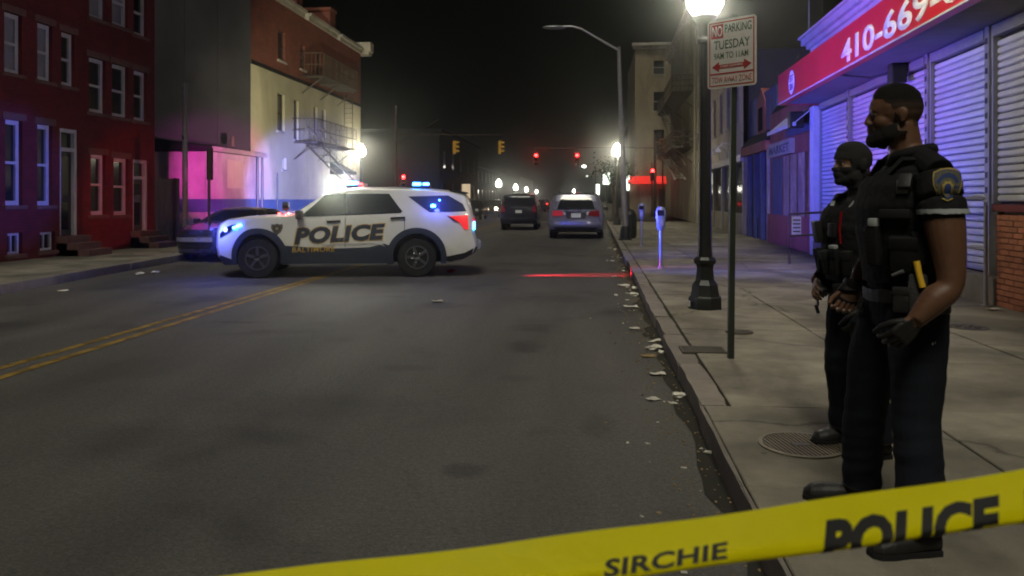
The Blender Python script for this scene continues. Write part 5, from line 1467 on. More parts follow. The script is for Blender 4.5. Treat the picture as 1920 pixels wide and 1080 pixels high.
# covers in the pavement
def on(px, py): return ground(px, py, .155)
p = on(1502, 834); rad = 77 / F * (F * 1.365 / (834 - HY))
t = thing('round_grate', 'round cast iron grate with narrow slots beside the boots of the shorter person', 'grate', p, R(12))
MB().lathe([(rad, -.02), (rad, .0045), (rad - .022, .0065), (rad - .026, -.004), (rad - .03, -.02)], 40).build('frame', M['grate_rim'], t, 40)
MB().lathe([(rad - .024, -.018), (rad - .024, -.010), (.005, -.010)], 40).build('pit', M['dirt'], t)
n = 17
for k in range(n):
    x = -rad + .03 + (2 * rad - .06) * (k + .5) / n; h_ = math.sqrt(max(0, (rad - .024) ** 2 - x * x))
    MB().box((x - .0052, -h_, -.009), (x + .0052, h_, .004)).build('bar', M['grate_rim'], t)
MB().box((-.05, -.03, .0031), (.05, .03, .006), .002).build('lug', M['grate'], t)
p = on(1386, 622)
t = thing('valve_cover', 'small round iron cover in the pavement right behind the sign post', 'cover', p)
MB().lathe([(.14, -.02), (.14, .003), (.12, .004), (.115, .002), (.02, .002)], 28).build('frame', M['grate'], t, 40)
MB().lathe([(.11, .0021), (.11, .004), (.03, .0045)], 24).build('lid', M['grate'], t, 40)
p = on(1318, 655)
t = thing('utility_cover', 'rectangular iron utility cover in the pavement left of the sign post', 'cover', p)
MB().box((-.20, -.15, -.02), (.20, .15, .003), .002).build('frame', M['grate'], t)
for k in range(6): MB().box((-.18, -.13 + k * .045, .0031), (.18, -.13 + k * .045 + .03, .0055)).build('rib', M['grate'], t)
p = on(1815, 613)
t = thing('water_cover', 'round water cover with raised studs in the pavement behind the taller person', 'cover', p)
MB().lathe([(.20, -.02), (.20, .003), (.17, .004), (.165, .001), (.02, .001)], 28).build('frame', M['grate'], t, 40)
for k in range(7):
    a = 2 * PI * k / 6; q = .10 if k < 6 else 0
    MB().lathe([(.035, .0011), (.03, .012), (.01, .014)], 10, (q * math.cos(a), q * math.sin(a), 0)).build('stud', M['grate'], t)

# litter
def crumple(seed, s, flat, n=2):
    q = random.Random(seed); bm = bmesh.new(); bmesh.ops.create_icosphere(bm, subdivisions=n, radius=1)
    for v in bm.verts:
        k = 1 + .75 * noise.noise(v.co * 2.3 + V((seed * 3.1, 0, 0))) + q.uniform(-.3, .3)
        v.co = V((v.co.x * k * s, v.co.y * k * s * .7, max(v.co.z, -.75) * k * s * flat))
    z = min(v.co.z for v in bm.verts)
    for v in bm.verts: v.co.z -= z
    me = bpy.data.meshes.new('scrap'); bm.to_mesh(me); bm.free(); me.materials.append(M['paper']); return me
def sheetlet(seed, w, h):
    q = random.Random(seed); bm = bmesh.new(); bmesh.ops.create_grid(bm, x_segments=5, y_segments=5, size=.5)
    for v in bm.verts:
        x, y = v.co.x, v.co.y; v.co = V((x * w, y * h, .010 + .5 * min(w, h) * (.12 + .28 * noise.noise(V((x * 2.2 + seed, y * 2.2, seed * .7))) + .25 * x * y)))
    z = min(v.co.z for v in bm.verts)
    for v in bm.verts: v.co.z += .004 - z
    r = bmesh.ops.extrude_face_region(bm, geom=bm.faces[:])
    for v in r['geom']:
        if isinstance(v, bmesh.types.BMVert): v.co.z += .003
    bmesh.ops.recalc_face_normals(bm, faces=bm.faces)
    me = bpy.data.meshes.new('paper'); bm.to_mesh(me); bm.free(); me.materials.append(M['paper']); return me
protoC = [crumple(k, .046, .42) for k in range(4)]; protoS = [sheetlet(k + .3, .13, .09) for k in range(4)]
protoB = []
for m_ in protoC[:2] + protoS[:2]:
    k_ = m_.copy(); k_.materials.clear(); k_.materials.append(M['leaf']); protoB.append(k_)
def litter(name, label, px, py, me, sc=1., rot=0., z=0., group=None, m=None):
    p = ground(px, py, z + .001)
    o = link(name, me, None, None, 0, p); o.scale = (sc, sc, sc); o.rotation_euler = (0, 0, rot)
    if m: o.data = me.copy(); o.data.materials.clear(); o.data.materials.append(m)
    return tag(o, label, 'litter', group)
litter('paper_wrapper', 'largest white folded paper wrapper lying in the gutter heap opposite the sign', 1229, 640, sheetlet(9, .20, .07), 1, .9)
litter('crumpled_paper', 'white crumpled paper in the gutter heap opposite the sign', 1226, 657, protoC[0], 1.5, .4)
litter('crumpled_bag', 'yellowish flattened bag at the front of the gutter heap', 1216, 669, protoS[1], 1.1, .2, m=M['leaf'])
litter('paper_cup', 'small pale crushed cup at the kerb end of the gutter heap', 1239, 664, protoC[2], .9, 1.2)
litter('torn_paper', 'torn pale paper lying flat in the road below the gutter heap', 1233, 703, protoS[2], 1., .1)
litter('torn_paper', 'bright crumpled paper against the kerb by the broken kerb joint', 1271, 746, protoC[1], 1.05, .5)
litter('torn_paper', 'flat beige paper left of the crumpled one by the broken kerb joint', 1225, 750, protoS[0], .8, .6)
litter('paper_scrap', 'pale scrap beside the bright crumpled paper at the broken joint', 1262, 757, protoS[3], .55, 2.)
litter('paper_cup', 'white crushed cup lowest in the gutter near the tape', 1328, 851, protoC[3], .50, .2)
litter('paper_scrap', 'small white scrap left of the lowest cup in the gutter', 1316, 843, protoS[1], .3, .9)
litter('paper_sheet', 'white paper scrap alone in the middle of the road', 820, 566, protoS[2], 1.2, .3)
litter('crumpled_paper', 'white crumpled paper heap in the gutter level with the lamp post', 1188, 556, protoC[1], 1.6, .8)
litter('paper_sheet', 'pale sheet in front of the crumpled heap level with the lamp post', 1183, 577, protoS[3], 1.5, .2)
litter('paper_wrapper', 'upright pale wrapper at the far edge of the heap by the lamp post', 1189, 543, protoC[2], 1.3, 1.)
litter('flat_carton', 'flattened pale carton farther up the gutter near the red glow', 1170, 537, protoS[0], 1.6, .1)
litter('red_lit_scrap', 'small dark scrap on the road behind the rear wheel of the police car', 845, 511, protoC[0], 1.8, .3, m=M['redlens'])  # red light falling on the scrap is put into its colour
litter('road_scrap', 'thin pale strip of paper on the road left of the gutter heap', 1190, 617, protoS[0], .9, .1)
litter('white_bag', 'white plastic bag slumped under the basement window of the left house', 22, 486, protoC[2], 3.2, .3, .15)
litter('kerb_paper', 'white paper at the left kerb before the police car, left one of two', 262, 516, protoC[0], 1.6, .4)
litter('kerb_paper', 'white paper at the left kerb before the police car, right one of two', 292, 513, protoC[3], 1.4, .9)
litter('kerb_wrapper', 'dim wrapper in the left gutter nearest the camera', 118, 546, protoS[1], 1.2, .4)
litter('wall_paper_scrap', 'pale scrap of paper at the foot of the step behind the taller person', 1862, 581, protoS[2], 1.1, .3, .155)
q = random.Random(11)
for k in range(26):
    y = q.uniform(11.5, 31); x = kx(y) - q.uniform(.05, .42)
    o = link('gutter_scrap', q.choice(protoC + protoS), None, None, 0, (x, y, .001)); s_ = q.uniform(.35, 1.0); o.scale = (s_, s_, s_); o.rotation_euler = (0, 0, q.uniform(0, 6))
    tag(o, 'small pale scrap of litter in the gutter between the minivan and the red glow', 'litter', 'litter scraps in the far gutter')
for k in range(64):
    y = q.uniform(3.0, 11.5); x = kx(y) - abs(q.gauss(.04, .28)) - .03
    o = link('gutter_crumb', q.choice(protoC + protoS + protoB + protoB), None, None, 0, (x, y, .001)); s_ = q.uniform(.08, .30); o.scale = (s_, s_ * q.uniform(.5, 1.4), s_); o.rotation_euler = (0, 0, q.uniform(0, 6))
    tag(o, 'tiny scrap of litter on the road along the near gutter', 'litter', 'tiny litter scraps in the near gutter')
# ------------------------------------------------------------------ people
from mathutils.bvhtree import BVHTree
def fuse(mb, voxel, it=6):
    bmesh.ops.recalc_face_normals(mb.bm, faces=mb.bm.faces)
    me = bpy.data.meshes.new('fuse'); mb.bm.to_mesh(me); mb.bm.free()
    o = bpy.data.objects.new('fuse', me); COL.objects.link(o)
    r = o.modifiers.new('r', 'REMESH'); r.mode = 'VOXEL'; r.voxel_size = voxel; r.adaptivity = 0
    s = o.modifiers.new('s', 'SMOOTH'); s.factor = .5; s.iterations = it
    dg = bpy.context.evaluated_depsgraph_get()
    out = bpy.data.meshes.new_from_object(o.evaluated_get(dg))
    bpy.data.objects.remove(o); bpy.data.meshes.remove(me)
    return out
def seg_d(p, a, b):
    ab = b - a; t = max(0, min(1, (p - a).dot(ab) / ab.length_squared)); return (p - (a + ab * t)).length, t
def shell(me, pred, off, m, name, parent, rim=True, wob=0., smooth=70):
    bm = bmesh.new(); vm = {}
    offf = off if callable(off) else (lambda p: off)
    nr = {}
    for p in me.polygons:
        if pred(p.center, p.normal):
            vs = []
            for i in p.vertices:
                if i not in vm:
                    v = me.vertices[i]; q = v.co.copy()
                    o_ = offf(q) + (wob * noise.noise(q * 38) if wob else 0)
                    vm[i] = bm.verts.new(q + v.normal * o_); nr[vm[i]] = (v.normal.copy(), o_)
                vs.append(vm[i])
            bm.faces.new(vs)
    if rim and bm.faces:
        be = [e for e in bm.edges if e.is_boundary]
        # even out the jagged border, then fold it in
        bv = {v for e in be for v in e.verts}
        for _ in range(4):
            new = {}
            for v in bv:
                nb = [e.other_vert(v).co for e in v.link_edges if e.is_boundary]
                if len(nb) == 2: new[v] = v.co * .5 + (nb[0] + nb[1]) * .25
            for v, c_ in new.items(): v.co = c_
        r = bmesh.ops.extrude_edge_only(bm, edges=be)
        nv = [g for g in r['geom'] if isinstance(g, bmesh.types.BMVert)]
        for v in nv:
            src = None
            for e in v.link_edges:
                w_ = e.other_vert(v)
                if w_ in nr: src = w_; break
            if src: n_, o_ = nr[src]; v.co = v.co - n_ * (o_ + .004)
    me2 = bpy.data.meshes.new(name); bm.to_mesh(me2); bm.free()
    return link(name, me2, m, parent, smooth)
def hand_parts(palm, fing, w, d, nrm, t, s=1., curl=.5, spread=.05):
    w, d, nrm, t = V(w), V(d).normalized(), V(nrm), V(t)
    nrm = (nrm - d * nrm.dot(d)).normalized(); t = (t - d * t.dot(d) - nrm * t.dot(nrm)).normalized()
    L_ = [.072, .080, .074, .058]
    for i in range(4):
        of = t * (.030 - i * .0205) * s
        palm.tube([w + of * .5, w + d * .045 * s + of * .9, w + d * .088 * s + of], [.016 * s, .0155 * s, .0125 * s], 8)
        p = w + d * .080 * s + of; dr = (d + t * spread * (1.5 - i)).normalized(); pts = [p]; rad = [.0105 * s]
        for k, f in enumerate((.46, .30, .24)):
            a = curl * (.8 + .35 * k); dr = (dr * math.cos(a) + nrm * math.sin(a)).normalized(); 
            pts.append(pts[-1] + dr * L_[i] * f * s * 1.25); rad.append((.0098, .0088, .0070)[k] * s)
            nrm_ = nrm
            nrm = (nrm - dr * nrm.dot(dr)).normalized() if k < 2 else nrm
        nrm = V(nrm_) if False else nrm
        fing.tube(pts, rad, 8)
        nrm = (V(nrm) - d * nrm.dot(d)); nrm = nrm.normalized() if nrm.length > .2 else d.orthogonal()
    b = w + d * .025 * s + t * .026 * s
    fing.tube([b, b + (t * .55 + d * .7 + nrm * .25) * .04 * s, b + (t * .5 + d * 1.1 + nrm * .55) * .062 * s, b + (t * .3 + d * 1.35 + nrm * .8) * .075 * s], [.014 * s, .0125 * s, .011 * s, .008 * s], 8)
def foot(mb, heel, toe, h=.09, wd=.05):
    heel, toe = V((*heel, 0)), V((*toe, 0)); d = toe - heel; L_ = d.length; yaw = math.atan2(d.y, d.x)
    bm0 = MB()
    secs = [(0.0, .045, .012, .02), (.015, .05, .05, .042), (.25, .055, .06, .045), (.5, .042, .05, .046), (.72, .034, .052, .05), (.9, .028, .044, .045), (1.0, .022, .02, .02)]
    rr = []
    for f, zc_, hz_, w_ in secs:
        ring = []
        for k in range(14):
            a = 2 * PI * k / 14
            z = max(.0, zc_ + math.sin(a) * hz_ * .95); ring.append(mb.bm.verts.new(heel + V((math.cos(yaw) * L_ * f - math.sin(yaw) * math.cos(a) * w_, math.sin(yaw) * L_ * f + math.cos(yaw) * math.cos(a) * w_, z))))
        rr.append(ring)
    bm0.bm.free()
    for A_, B_ in zip(rr, rr[1:]):
        for k in range(14): mb.bm.faces.new((A_[k], A_[(k + 1) % 14], B_[(k + 1) % 14], B_[k]))
    mb.bm.faces.new(rr[0][::-1]); mb.bm.faces.new(rr[-1])
def finish(name, me, extra, region, mats, parent, wrinkle):
    """assign cloth and skin regions, add wrinkles and the separate fingers; one continuous body mesh"""
    cn = [(v.co.copy(), v.normal.copy()) for v in me.vertices]
    flat = []
    for c_, n_ in cn: flat.extend(c_ + n_ * wrinkle(c_))
    me.vertices.foreach_set('co', flat); me.update()
    idx = [region(p.center) for p in me.polygons]
    bm = bmesh.new(); bm.from_mesh(me); bm.faces.ensure_lookup_table()
    for f, i in zip(bm.faces, idx): f.material_index = i
    for b, mi in extra:
        bmesh.ops.recalc_face_normals(b.bm, faces=b.bm.faces)
        tmp = bpy.data.meshes.new('t'); b.bm.to_mesh(tmp); b.bm.free(); n0 = len(bm.faces); bm.from_mesh(tmp); bpy.data.meshes.remove(tmp)
        bm.faces.ensure_lookup_table()
        for f in bm.faces[n0:]: f.material_index = mi
    ids_ = [f.material_index for f in bm.faces]; out = bpy.data.meshes.new(name); bm.to_mesh(out); bm.free(); 
    for m in mats: out.materials.append(m)
    for q_, i_ in zip(out.polygons, ids_): q_.material_index = i_
    return link(name, out, None, parent, 80)
def surf(bvh, p, d):
    h = bvh.ray_cast(V(p), V(d).normalized())
    if h[0] is None:
        q = V(p); q = q + V(d).normalized() * .85; h = bvh.find_nearest(q)
    return h[0], h[1]
def pouch(name, m, parent, bvh, p, d, size, bev=.008, sink=.3, up=(0, 0, 1), cap=None):
    h, n = surf(bvh, p, d)
    if h is None: return None
    if n.dot(V(d)) > 0: n = -n
    z = V(up); x = z.cross(n).normalized(); z = n.cross(x).normalized()
    mx = Matrix((x, n, z)).transposed().to_4x4(); mx.translation = h + n * size[1] * (.5 - sink)
    b = MB(); b.box(V(size) * -.5, V(size) * .5, bev, mx); o = b.build(name, m, parent, 40)
    if cap:
        b = MB(); b.box((-size[0] * .52, -size[1] * .5 - .0, size[2] * .18), (size[0] * .52, size[1] * .56, size[2] * .53), bev * .6, mx); b.build('flap', cap, o, 40)
    return o

def head(mb, c, s=1., yaw=0.):
    """c: base point, the head coordinates below are written for a 1.87 m person with the chin near z = 1.63"""
    n0 = len(mb.bm.verts); before = set(mb.bm.verts)
    B = lambda p, r, n=16: mb.ball(p, r, n)
    B((.030, 0, 1.772), (.103, .077, .099)); B((.086, 0, 1.772), (.050, .060, .062)); B((.060, 0, 1.815), (.062, .062, .050)); B((.070, 0, 1.705), (.058, .056, .075))
    for y in (-1, 1):
        B((.080, y * .036, 1.712), (.040, .027, .034)); B((.010, y * .076, 1.735), (.018, .010, .029)); B((.004, y * .081, 1.742), (.013, .008, .021)); B((.013, y * .076, 1.712), (.009, .009, .011))
        B((.112, y * .030, 1.762), (.018, .022, .011)); B((.134, y * .015, 1.7055), (.012, .010, .009)); B((.040, y * .052, 1.668), (.045, .014, .030))
    B((.070, 0, 1.658), (.060, .052, .042)); B((.116, 0, 1.643), (.022, .028, .022))
    mb.tube([(.122, 0, 1.760), (.132, 0, 1.735), (.141, 0, 1.714)], [.010, .0125, .015], 8); B((.143, 0, 1.710), (.0135, .016, .0115))
    B((.132, 0, 1.684), (.015, .026, .0085)); B((.130, 0, 1.670), (.014, .023, .0085)); B((.110, 0, 1.678), (.026, .036, .026))
    new = [v for v in mb.bm.verts if v not in before]
    mx = Matrix.Translation(V(c)) @ Matrix.Rotation(yaw, 4, 'Z') @ Matrix.Scale(s, 4) @ Matrix.Translation((0, 0, -1.60))
    bmesh.ops.transform(mb.bm, matrix=mx, verts=new)
    return mx

# ---------------- the taller officer, in profile
o1 = at(1696, 3.20, .153); hd1 = R(159)
P1 = thing('person', 'tall bearded police officer in short sleeves standing in profile, patch on the shoulder', 'person', o1, hd1); P1.scale = (.985, .985, .985)
mb = MB()
ty = .45
mb.rings([(.0, 0, .80, .09, .13, .35), (-.0, 0, .88, .125, .172, .35), (.0, 0, .98, .132, .175, .38), (.01, 0, 1.10, .135, .168, ty), (.015, 0, 1.23, .145, .180, ty, 2.3), (.012, 0, 1.36, .150, .205, ty, 2.4), (.0, 0, 1.44, .135, .205, ty, 2.4), (-.012, 0, 1.505, .105, .165, ty), (-.018, 0, 1.545, .075, .095, ty), (-.016, 0, 1.57, .062, .066)], 26)
mb.tube([(-.02, 0, 1.50), (-.006, 0, 1.60), (.012, 0, 1.70)], [.074, .064, .062], 16)
mx1 = head(mb, (0.0, 0, 1.60), 1.0, R(4))
for y in (1, -1): mb.tube([(-.02, 0, 1.58), (-.02 - .06 * y, .10 * y, 1.535), (-.02 - .10 * y, .18 * y, 1.49)], [.05, .055, .06], 12)
AL = [V((-.105, .192, 1.485)), V((-.125, .228, 1.37)), V((-.140, .252, 1.26)), V((-.155, .278, 1.07)), V((-.100, .302, 1.005)), V((-.035, .33, .925))]
mb.tube(AL, [.070, .075, .070, .048, .052, .032], 18, sm=4)
AR = [V((.10, -.195, 1.485)), V((.12, -.245, 1.35)), V((.125, -.27, 1.16)), V((.165, -.25, 1.06)), V((.205, -.215, .985))]
mb.tube(AR, [.068, .066, .05, .048, .032], 14, sm=4)
mb.tube([(-.045, .085, .93), (-.05, .115, .72), (-.04, .15, .50), (-.05, .185, .30), (-.052, .215, .085)], [.118, .106, .090, .088, .083], 20, sm=3)
mb.tube([(.045, -.085, .93), (.115, -.115, .72), (.150, -.15, .50), (.165, -.18, .30), (.175, -.20, .085)], [.118, .104, .090, .086, .082], 20, sm=3)
foot(mb, (-.115, .175), (.120, .335)); foot(mb, (.115, -.215), (.420, -.185))
fg = MB(); dL = V((.62, .10, -.72)); hand_parts(mb, fg, AL[-1], dL, (.35, -.8, .1), (.75, .2, .6), 1.05, .62)
fg2 = MB(); hand_parts(mb, fg2, AR[-1], (.35, .35, -.85), (.2, .9, .3), (.8, -.3, .3), 1.0, .5)
me1 = fuse(mb, .0050, 5)
def reg1(p):
    if p.z > 1.56 and V((p.x + .01, p.y)).length < (.088 if p.z < 1.63 else .2): return 2
    dl = min(seg_d(p, AL[i], AL[i + 1])[0] for i in range(2, 5)); dr = min(seg_d(p, AR[i], AR[i + 1])[0] for i in range(1, 4))
    if dl < .085 and p.y > .225 and p.z < 1.37 and not (p.z < .905 or (p.z < .93 and p.x > -.03)): return 2
    if p.y > .26 and p.z > .75 and p.z <= .93: return 4
    if dr < .075 and p.y < -.17 and p.z < 1.30: return 2
    if p.z < .10 : return 4
    if p.z < 1.0: return 1
    return 0
def wr1(p):
    if p.z > 1.5 or (p.y > .2 and p.z > .75): return 0
    if p.z < .08: return 0
    k = noise.noise(V((p.x * 9, p.y * 9, p.z * 5))) * .006 + noise.noise(V((p.x * 5, p.y * 5, p.z * 22 + 4 * p.x))) * (.007 if p.z < .45 else .0035)
    return k
body1 = finish('body', me1, [(fg, 4), (fg2, 2)], reg1, [M['cloth'], M['trousers'], M['skin'], M['skin'], M['leather']], P1, wr1)
me1 = body1.data
bv1 = BVHTree.FromPolygons([v.co for v in me1.vertices], [tuple(p.vertices) for p in me1.polygons])
inv1 = mx1.inverted()
def hl(p): return inv1 @ p
def isbeard(p, n):
    q = hl(p)
    if q.z > 1.76 or q.z < 1.592 or q.x < -.004: return False
    if q.z > 1.668 and (q.x < .030 or abs(q.y) > .0725): return False
    if q.z > 1.700 and not (.012 < q.x < .044 and q.z < 1.755): 
        if not (q.x > .114 and abs(q.y) < .034 and q.z < 1.7045): return False
    if q.z < 1.700 and q.x < .122 and q.z > 1.673 + (.125 - q.x) * .38 and q.x > .046: return False
    if q.x > .118 and abs(q.y) < .022 and 1.664 < q.z < 1.689: return False
    if q.x > .138 and q.z > 1.694: return False
    if q.x < .035 + (1.655 - q.z) * .9 and q.z < 1.655: return False
    return True
def beard_off(p):
    q = hl(p); bound = 1.676 + (.125 - q.x) * .38
    if q.z > 1.69 and q.x > .11: return .003
    return .0015 + .017 * max(0, min(1, (bound - q.z) / .045))
shell(me1, isbeard, beard_off, M['hair'], 'beard', P1, wob=.0022)
def ishair(p, n):
    q = hl(p); return q.z > 1.800 + .20 * max(0, q.x - .05) and q.x < .122
shell(me1, ishair, lambda p: .0025 + .006 * max(0, min(1, (hl(p).z - 1.80) / .05)) * max(.1, min(1, (.118 - hl(p).x) / .07)), M['hair'], 'hair', P1, wob=.0015)
def fadeband(lo, hi, xm):
    def f(p, n):
        q = hl(p)
        if abs(q.y) > .072 and -.012 < q.x < .034 and q.z < 1.768: return False
        return lo < q.z <= hi and q.x < xm - (1.806 - q.z) * .8
    return f
FD = [mat('cropped_hair_%s' % nm, c_, .75, var=.25, scale=130, bump=.6, bscale=420, spec=.25) for nm, c_ in (('dark', (.018, .012, .009)), ('mid', (.038, .022, .015)), ('light', (.070, .037, .023)))]
shell(me1, fadeband(1.786, 1.812, .085), .0022, FD[0], 'hair_fade', P1, wob=.0008)
shell(me1, fadeband(1.760, 1.790, .080), .0014, FD[1], 'hair_fade', P1, wob=.0008)
shell(me1, lambda p, n: fadeband(1.722, 1.764, .050)(p, n) or (hl(p).x < -.030 and 1.69 < hl(p).z < 1.73), .0008, FD[2], 'hair_fade', P1, wob=.0005)
for y in (1, -1):
    b = MB(); b.ball(mx1 @ V((.1085, y * .0325, 1.7375)), (.0105, .011, .0085), 12); e = b.build('eye', M['eye'], P1, 60)
    b = MB(); b.ball(mx1 @ V((.1165, y * .0345, 1.7370)), (.0045, .0045, .0048), 10); b.build('iris', M['hair'], e, 60)
    b = MB(); b.ball(mx1 @ V((.109, y * .033, 1.7425)), (.0125, .0135, .0075), 12); b.build('eyelid', M['skin'], P1, 60)
    b = MB(); b.tube([mx1 @ V(v_) for v_ in ((.124, y * .014, 1.7685), (.120, y * .030, 1.7735), (.103, y * .050, 1.768))], [.004, .0048, .003], 8); b.build('eyebrow', M['hair'], P1, 60)
# uniform: sleeve, stripe, patch
def onarm(p, lo, hi, pad=.095):
    return lo < p.z < hi and p.y > .10 and seg_d(p, AL[0], AL[2])[0] < pad and p.y > .165 + (p.z - 1.36) * -.1
shell(me1, lambda p, n: onarm(p, 1.330, 1.480) and p.y > .18, .011, M['cloth'], 'sleeve', P1, wob=.003)
shell(me1, lambda p, n: onarm(p, 1.330, 1.346) and p.y > .175, .0155, M['stripe'], 'sleeve_stripe', P1)
# collar and hood behind the neck
b = MB(); pts = []; rad = []
for k in range(15):
    a = R(-150 + 300 * k / 14) + PI; pts.append(V((-.016 + .082 * math.cos(a), .092 * math.sin(a), 1.575 + .018 * math.cos(a + PI) - (.03 if k in (0, 14) else 0)))); rad.append(.020 + .008 * (1 - abs(k - 7) / 7))
b.tube(pts, rad, 10); b.build('collar', M['vest'], P1, 60)
# vest and its gear
isvest = lambda p, n: 1.045 < p.z < 1.475 and not (p.y > .185 and p.x < 0 and p.z > 1.0 and seg_d(p, AL[0], AL[3])[0] < .088) and not (seg_d(p, AR[0], AR[2])[0] < .085 and p.y < -.18) and (V((p.x, p.y)).length < .225)
vest = shell(me1, isvest, .018, M['vest'], 'vest', P1, wob=.0025)
bvv = BVHTree.FromPolygons([v.co for v in vest.data.vertices], [tuple(p.vertices) for p in vest.data.polygons])
for s in (1, -1):
    pts = [(.115 - .03 * s, .09 * s, 1.455), (.05 - .045 * s, .10 * s, 1.545), (-.06 - .05 * s, .10 * s, 1.545), (-.135 - .04 * s, .09 * s, 1.44)]
    b = MB(); b.tube(pts, [.030, .036, .036, .030], 8, flat=.5); b.build('shoulder_strap', M['vest'], P1, 60)
D_ = (0, -1, 0)
pouch('radio', M['plastic'], P1, bvv, (.155, 1, 1.40), (-.5, -1, 0), (.055, .035, .12), .008, .1, cap=M['vest'])
pouch('radio_mic', M['plastic'], P1, bvv, (.115, 1, 1.45), (-.15, -1, 0), (.05, .03, .065), .008, .1)
pouch('badge', M['steel'], P1, bvv, (.165, 1, 1.435), (-.2, -1, 0), (.045, .008, .055), .003, 0)
pouch('badge', M['goldfoil'], P1, bvv, (.205, 1, 1.445), (-.3, -1, 0), (.014, .01, .02), .003, 0)
tl = pouch('torch_pouch', M['vest'], P1, bvv, (.10, 1, 1.20), (0, -1, 0), (.052, .045, .16), .010, .1)
pouch('torch_head', M['stripe'], P1, bvv, (.10, 1, 1.292), (0, -1, 0), (.036, .034, .034), .008, -.1)
pouch('magazine_pouch', M['vest'], P1, bvv, (.16, 1, 1.19), (-.25, -1, 0), (.05, .045, .13), .010, .1, cap=M['vest'])
pouch('side_pouch', M['vest'], P1, bvv, (.0, 1, 1.17), (0, -1, 0), (.10, .05, .14), .012, .1, cap=M['vest'])
pouch('tourniquet', M['plastic'], P1, bvv, (.03, 1, 1.33), (0, -1, 0), (.12, .03, .035), .008, .1)
# belt, holster, taser with yellow grip, keys
belt = shell(me1, lambda p, n: .965 < p.z < 1.015 and not (p.y > .235) and p.y > -.235, .022, M['leather'], 'belt', P1)
bvb = BVHTree.FromPolygons([v.co for v in belt.data.vertices], [tuple(p.vertices) for p in belt.data.polygons])
pouch('holster', M['leather'], P1, bvb, (-.045, 1, .99), (0, -1, 0), (.07, .06, .20), .014, .1)
h, n_ = surf(bvb, (-.045, 1, .985), (0, -1, 0))
b = MB(); b.tube([h + V((.005, .05, .16)), h + V((-.004, .055, .11)), h + V((-.016, .055, .06))], [.013, .012, .013], 8); b.build('taser_grip', M['yellowgrip'], P1, 50)
b = MB(); b.tube([h + V((.05, .05, .12)), h + V((.09, .04, .10))], [.008, .006], 6); b.build('taser_clip', M['steel'], P1)
pouch('belt_pouch', M['leather'], P1, bvb, (.08, 1, .985), (-.1, -1, 0), (.075, .05, .10), .012, .1, cap=M['leather'])
pouch('cuff_case', M['leather'], P1, bvb, (.15, 1, .985), (-.4, -1, 0), (.07, .04, .09), .012, .1, cap=M['leather'])
h, n_ = surf(bvb, (.17, 1, .985), (-.5, -1, 0))
b = MB(); b.tube([h + V((.02, .02, -.02)), h + V((.03, .03, -.06)), h + V((.025, .03, -.10))], .005, 6)
for k in range(4): b.cbox(h + V((.02 + .006 * k, .03, -.12 - .012 * k)), (.012, .004, .05), (k * .3, k * .5, 0), .001)
b.build('keys', M['chrome'], P1)
# shoulder patch: shield curved round the sleeve
def armfr(z):
    t_ = (1.485 - z) / (1.485 - 1.37) ; return AL[0].lerp(AL[1], t_)
slv = [o for o in P1.children if o.name.startswith('sleeve')][0]
bvs = BVHTree.FromPolygons([v.co for v in me1.vertices], [tuple(p.vertices) for p in me1.polygons])
def curved(name, pts, m, off, parent):
    bm = bmesh.new(); bm.faces.new([bm.verts.new((x, 0, z)) for x, z in pts]); xs = [p[0] for p in pts]; zs = [p[1] for p in pts]
    cuts(bm, 0, frange(min(xs) + .006, max(xs), .012)); cuts(bm, 2, frange(min(zs) + .006, max(zs), .014))
    for v in bm.verts:
        h_, n_ = surf(bvs, (v.co.x, 1.0, v.co.z), (0, -1, 0))
        if h_ is None: h_ = V((v.co.x, .25, v.co.z)); n_ = V((0, 1, 0))
        v.co = h_ + n_ * .0165 + V((0, off * 2.2, 0))
    me = bpy.data.meshes.new(name); bm.to_mesh(me); bm.free(); return link(name, me, m, parent, 60)
pcx, pcz = -.140, 1.440
shield = lambda k, dz=0: [(pcx + .80 * k * a, pcz + dz + .96 * k * b_) for a, b_ in ((-.052, .030), (-.050, .048), (-.025, .060), (0, .063), (.025, .060), (.050, .048), (.052, .030), (.050, -.005), (.036, -.038), (.016, -.060), (0, -.068), (-.016, -.060), (-.036, -.038), (-.050, -.005))]
pt_ = curved('shoulder_patch', shield(1.), M['patchgold'], .0, P1)
curved('patch_field', shield(.90), M['patchblue'], .0012, pt_)
PG = mat('patch_olive', (.10, .095, .06), .8, var=.3, scale=80)
curved('patch_field', shield(.84), PG, .0020, pt_)
curved('patch_arc', [(pcx + (.034 if s else .024) * math.cos(a), pcz - .012 + (.053 if s else .036) * math.sin(a)) for s, aa in ((1, [R(20 + 14 * k) for k in range(11)]), (0, [R(160 - 14 * k) for k in range(11)])) for a in aa], M['patchblue'], .0028, pt_)
curved('patch_crest', [(pcx + .018 * math.cos(2 * PI * k / 16) * (1 if k % 2 else .8), pcz - .016 + .028 * math.sin(2 * PI * k / 16) * (1 if k % 2 else .8)) for k in range(16)], M['patchgold'], .0032, pt_)
curved('patch_crest', [(pcx + .009 * math.cos(2 * PI * k / 12), pcz - .016 + .016 * math.sin(2 * PI * k / 12)) for k in range(12)], M['patchblue'], .0040, pt_)
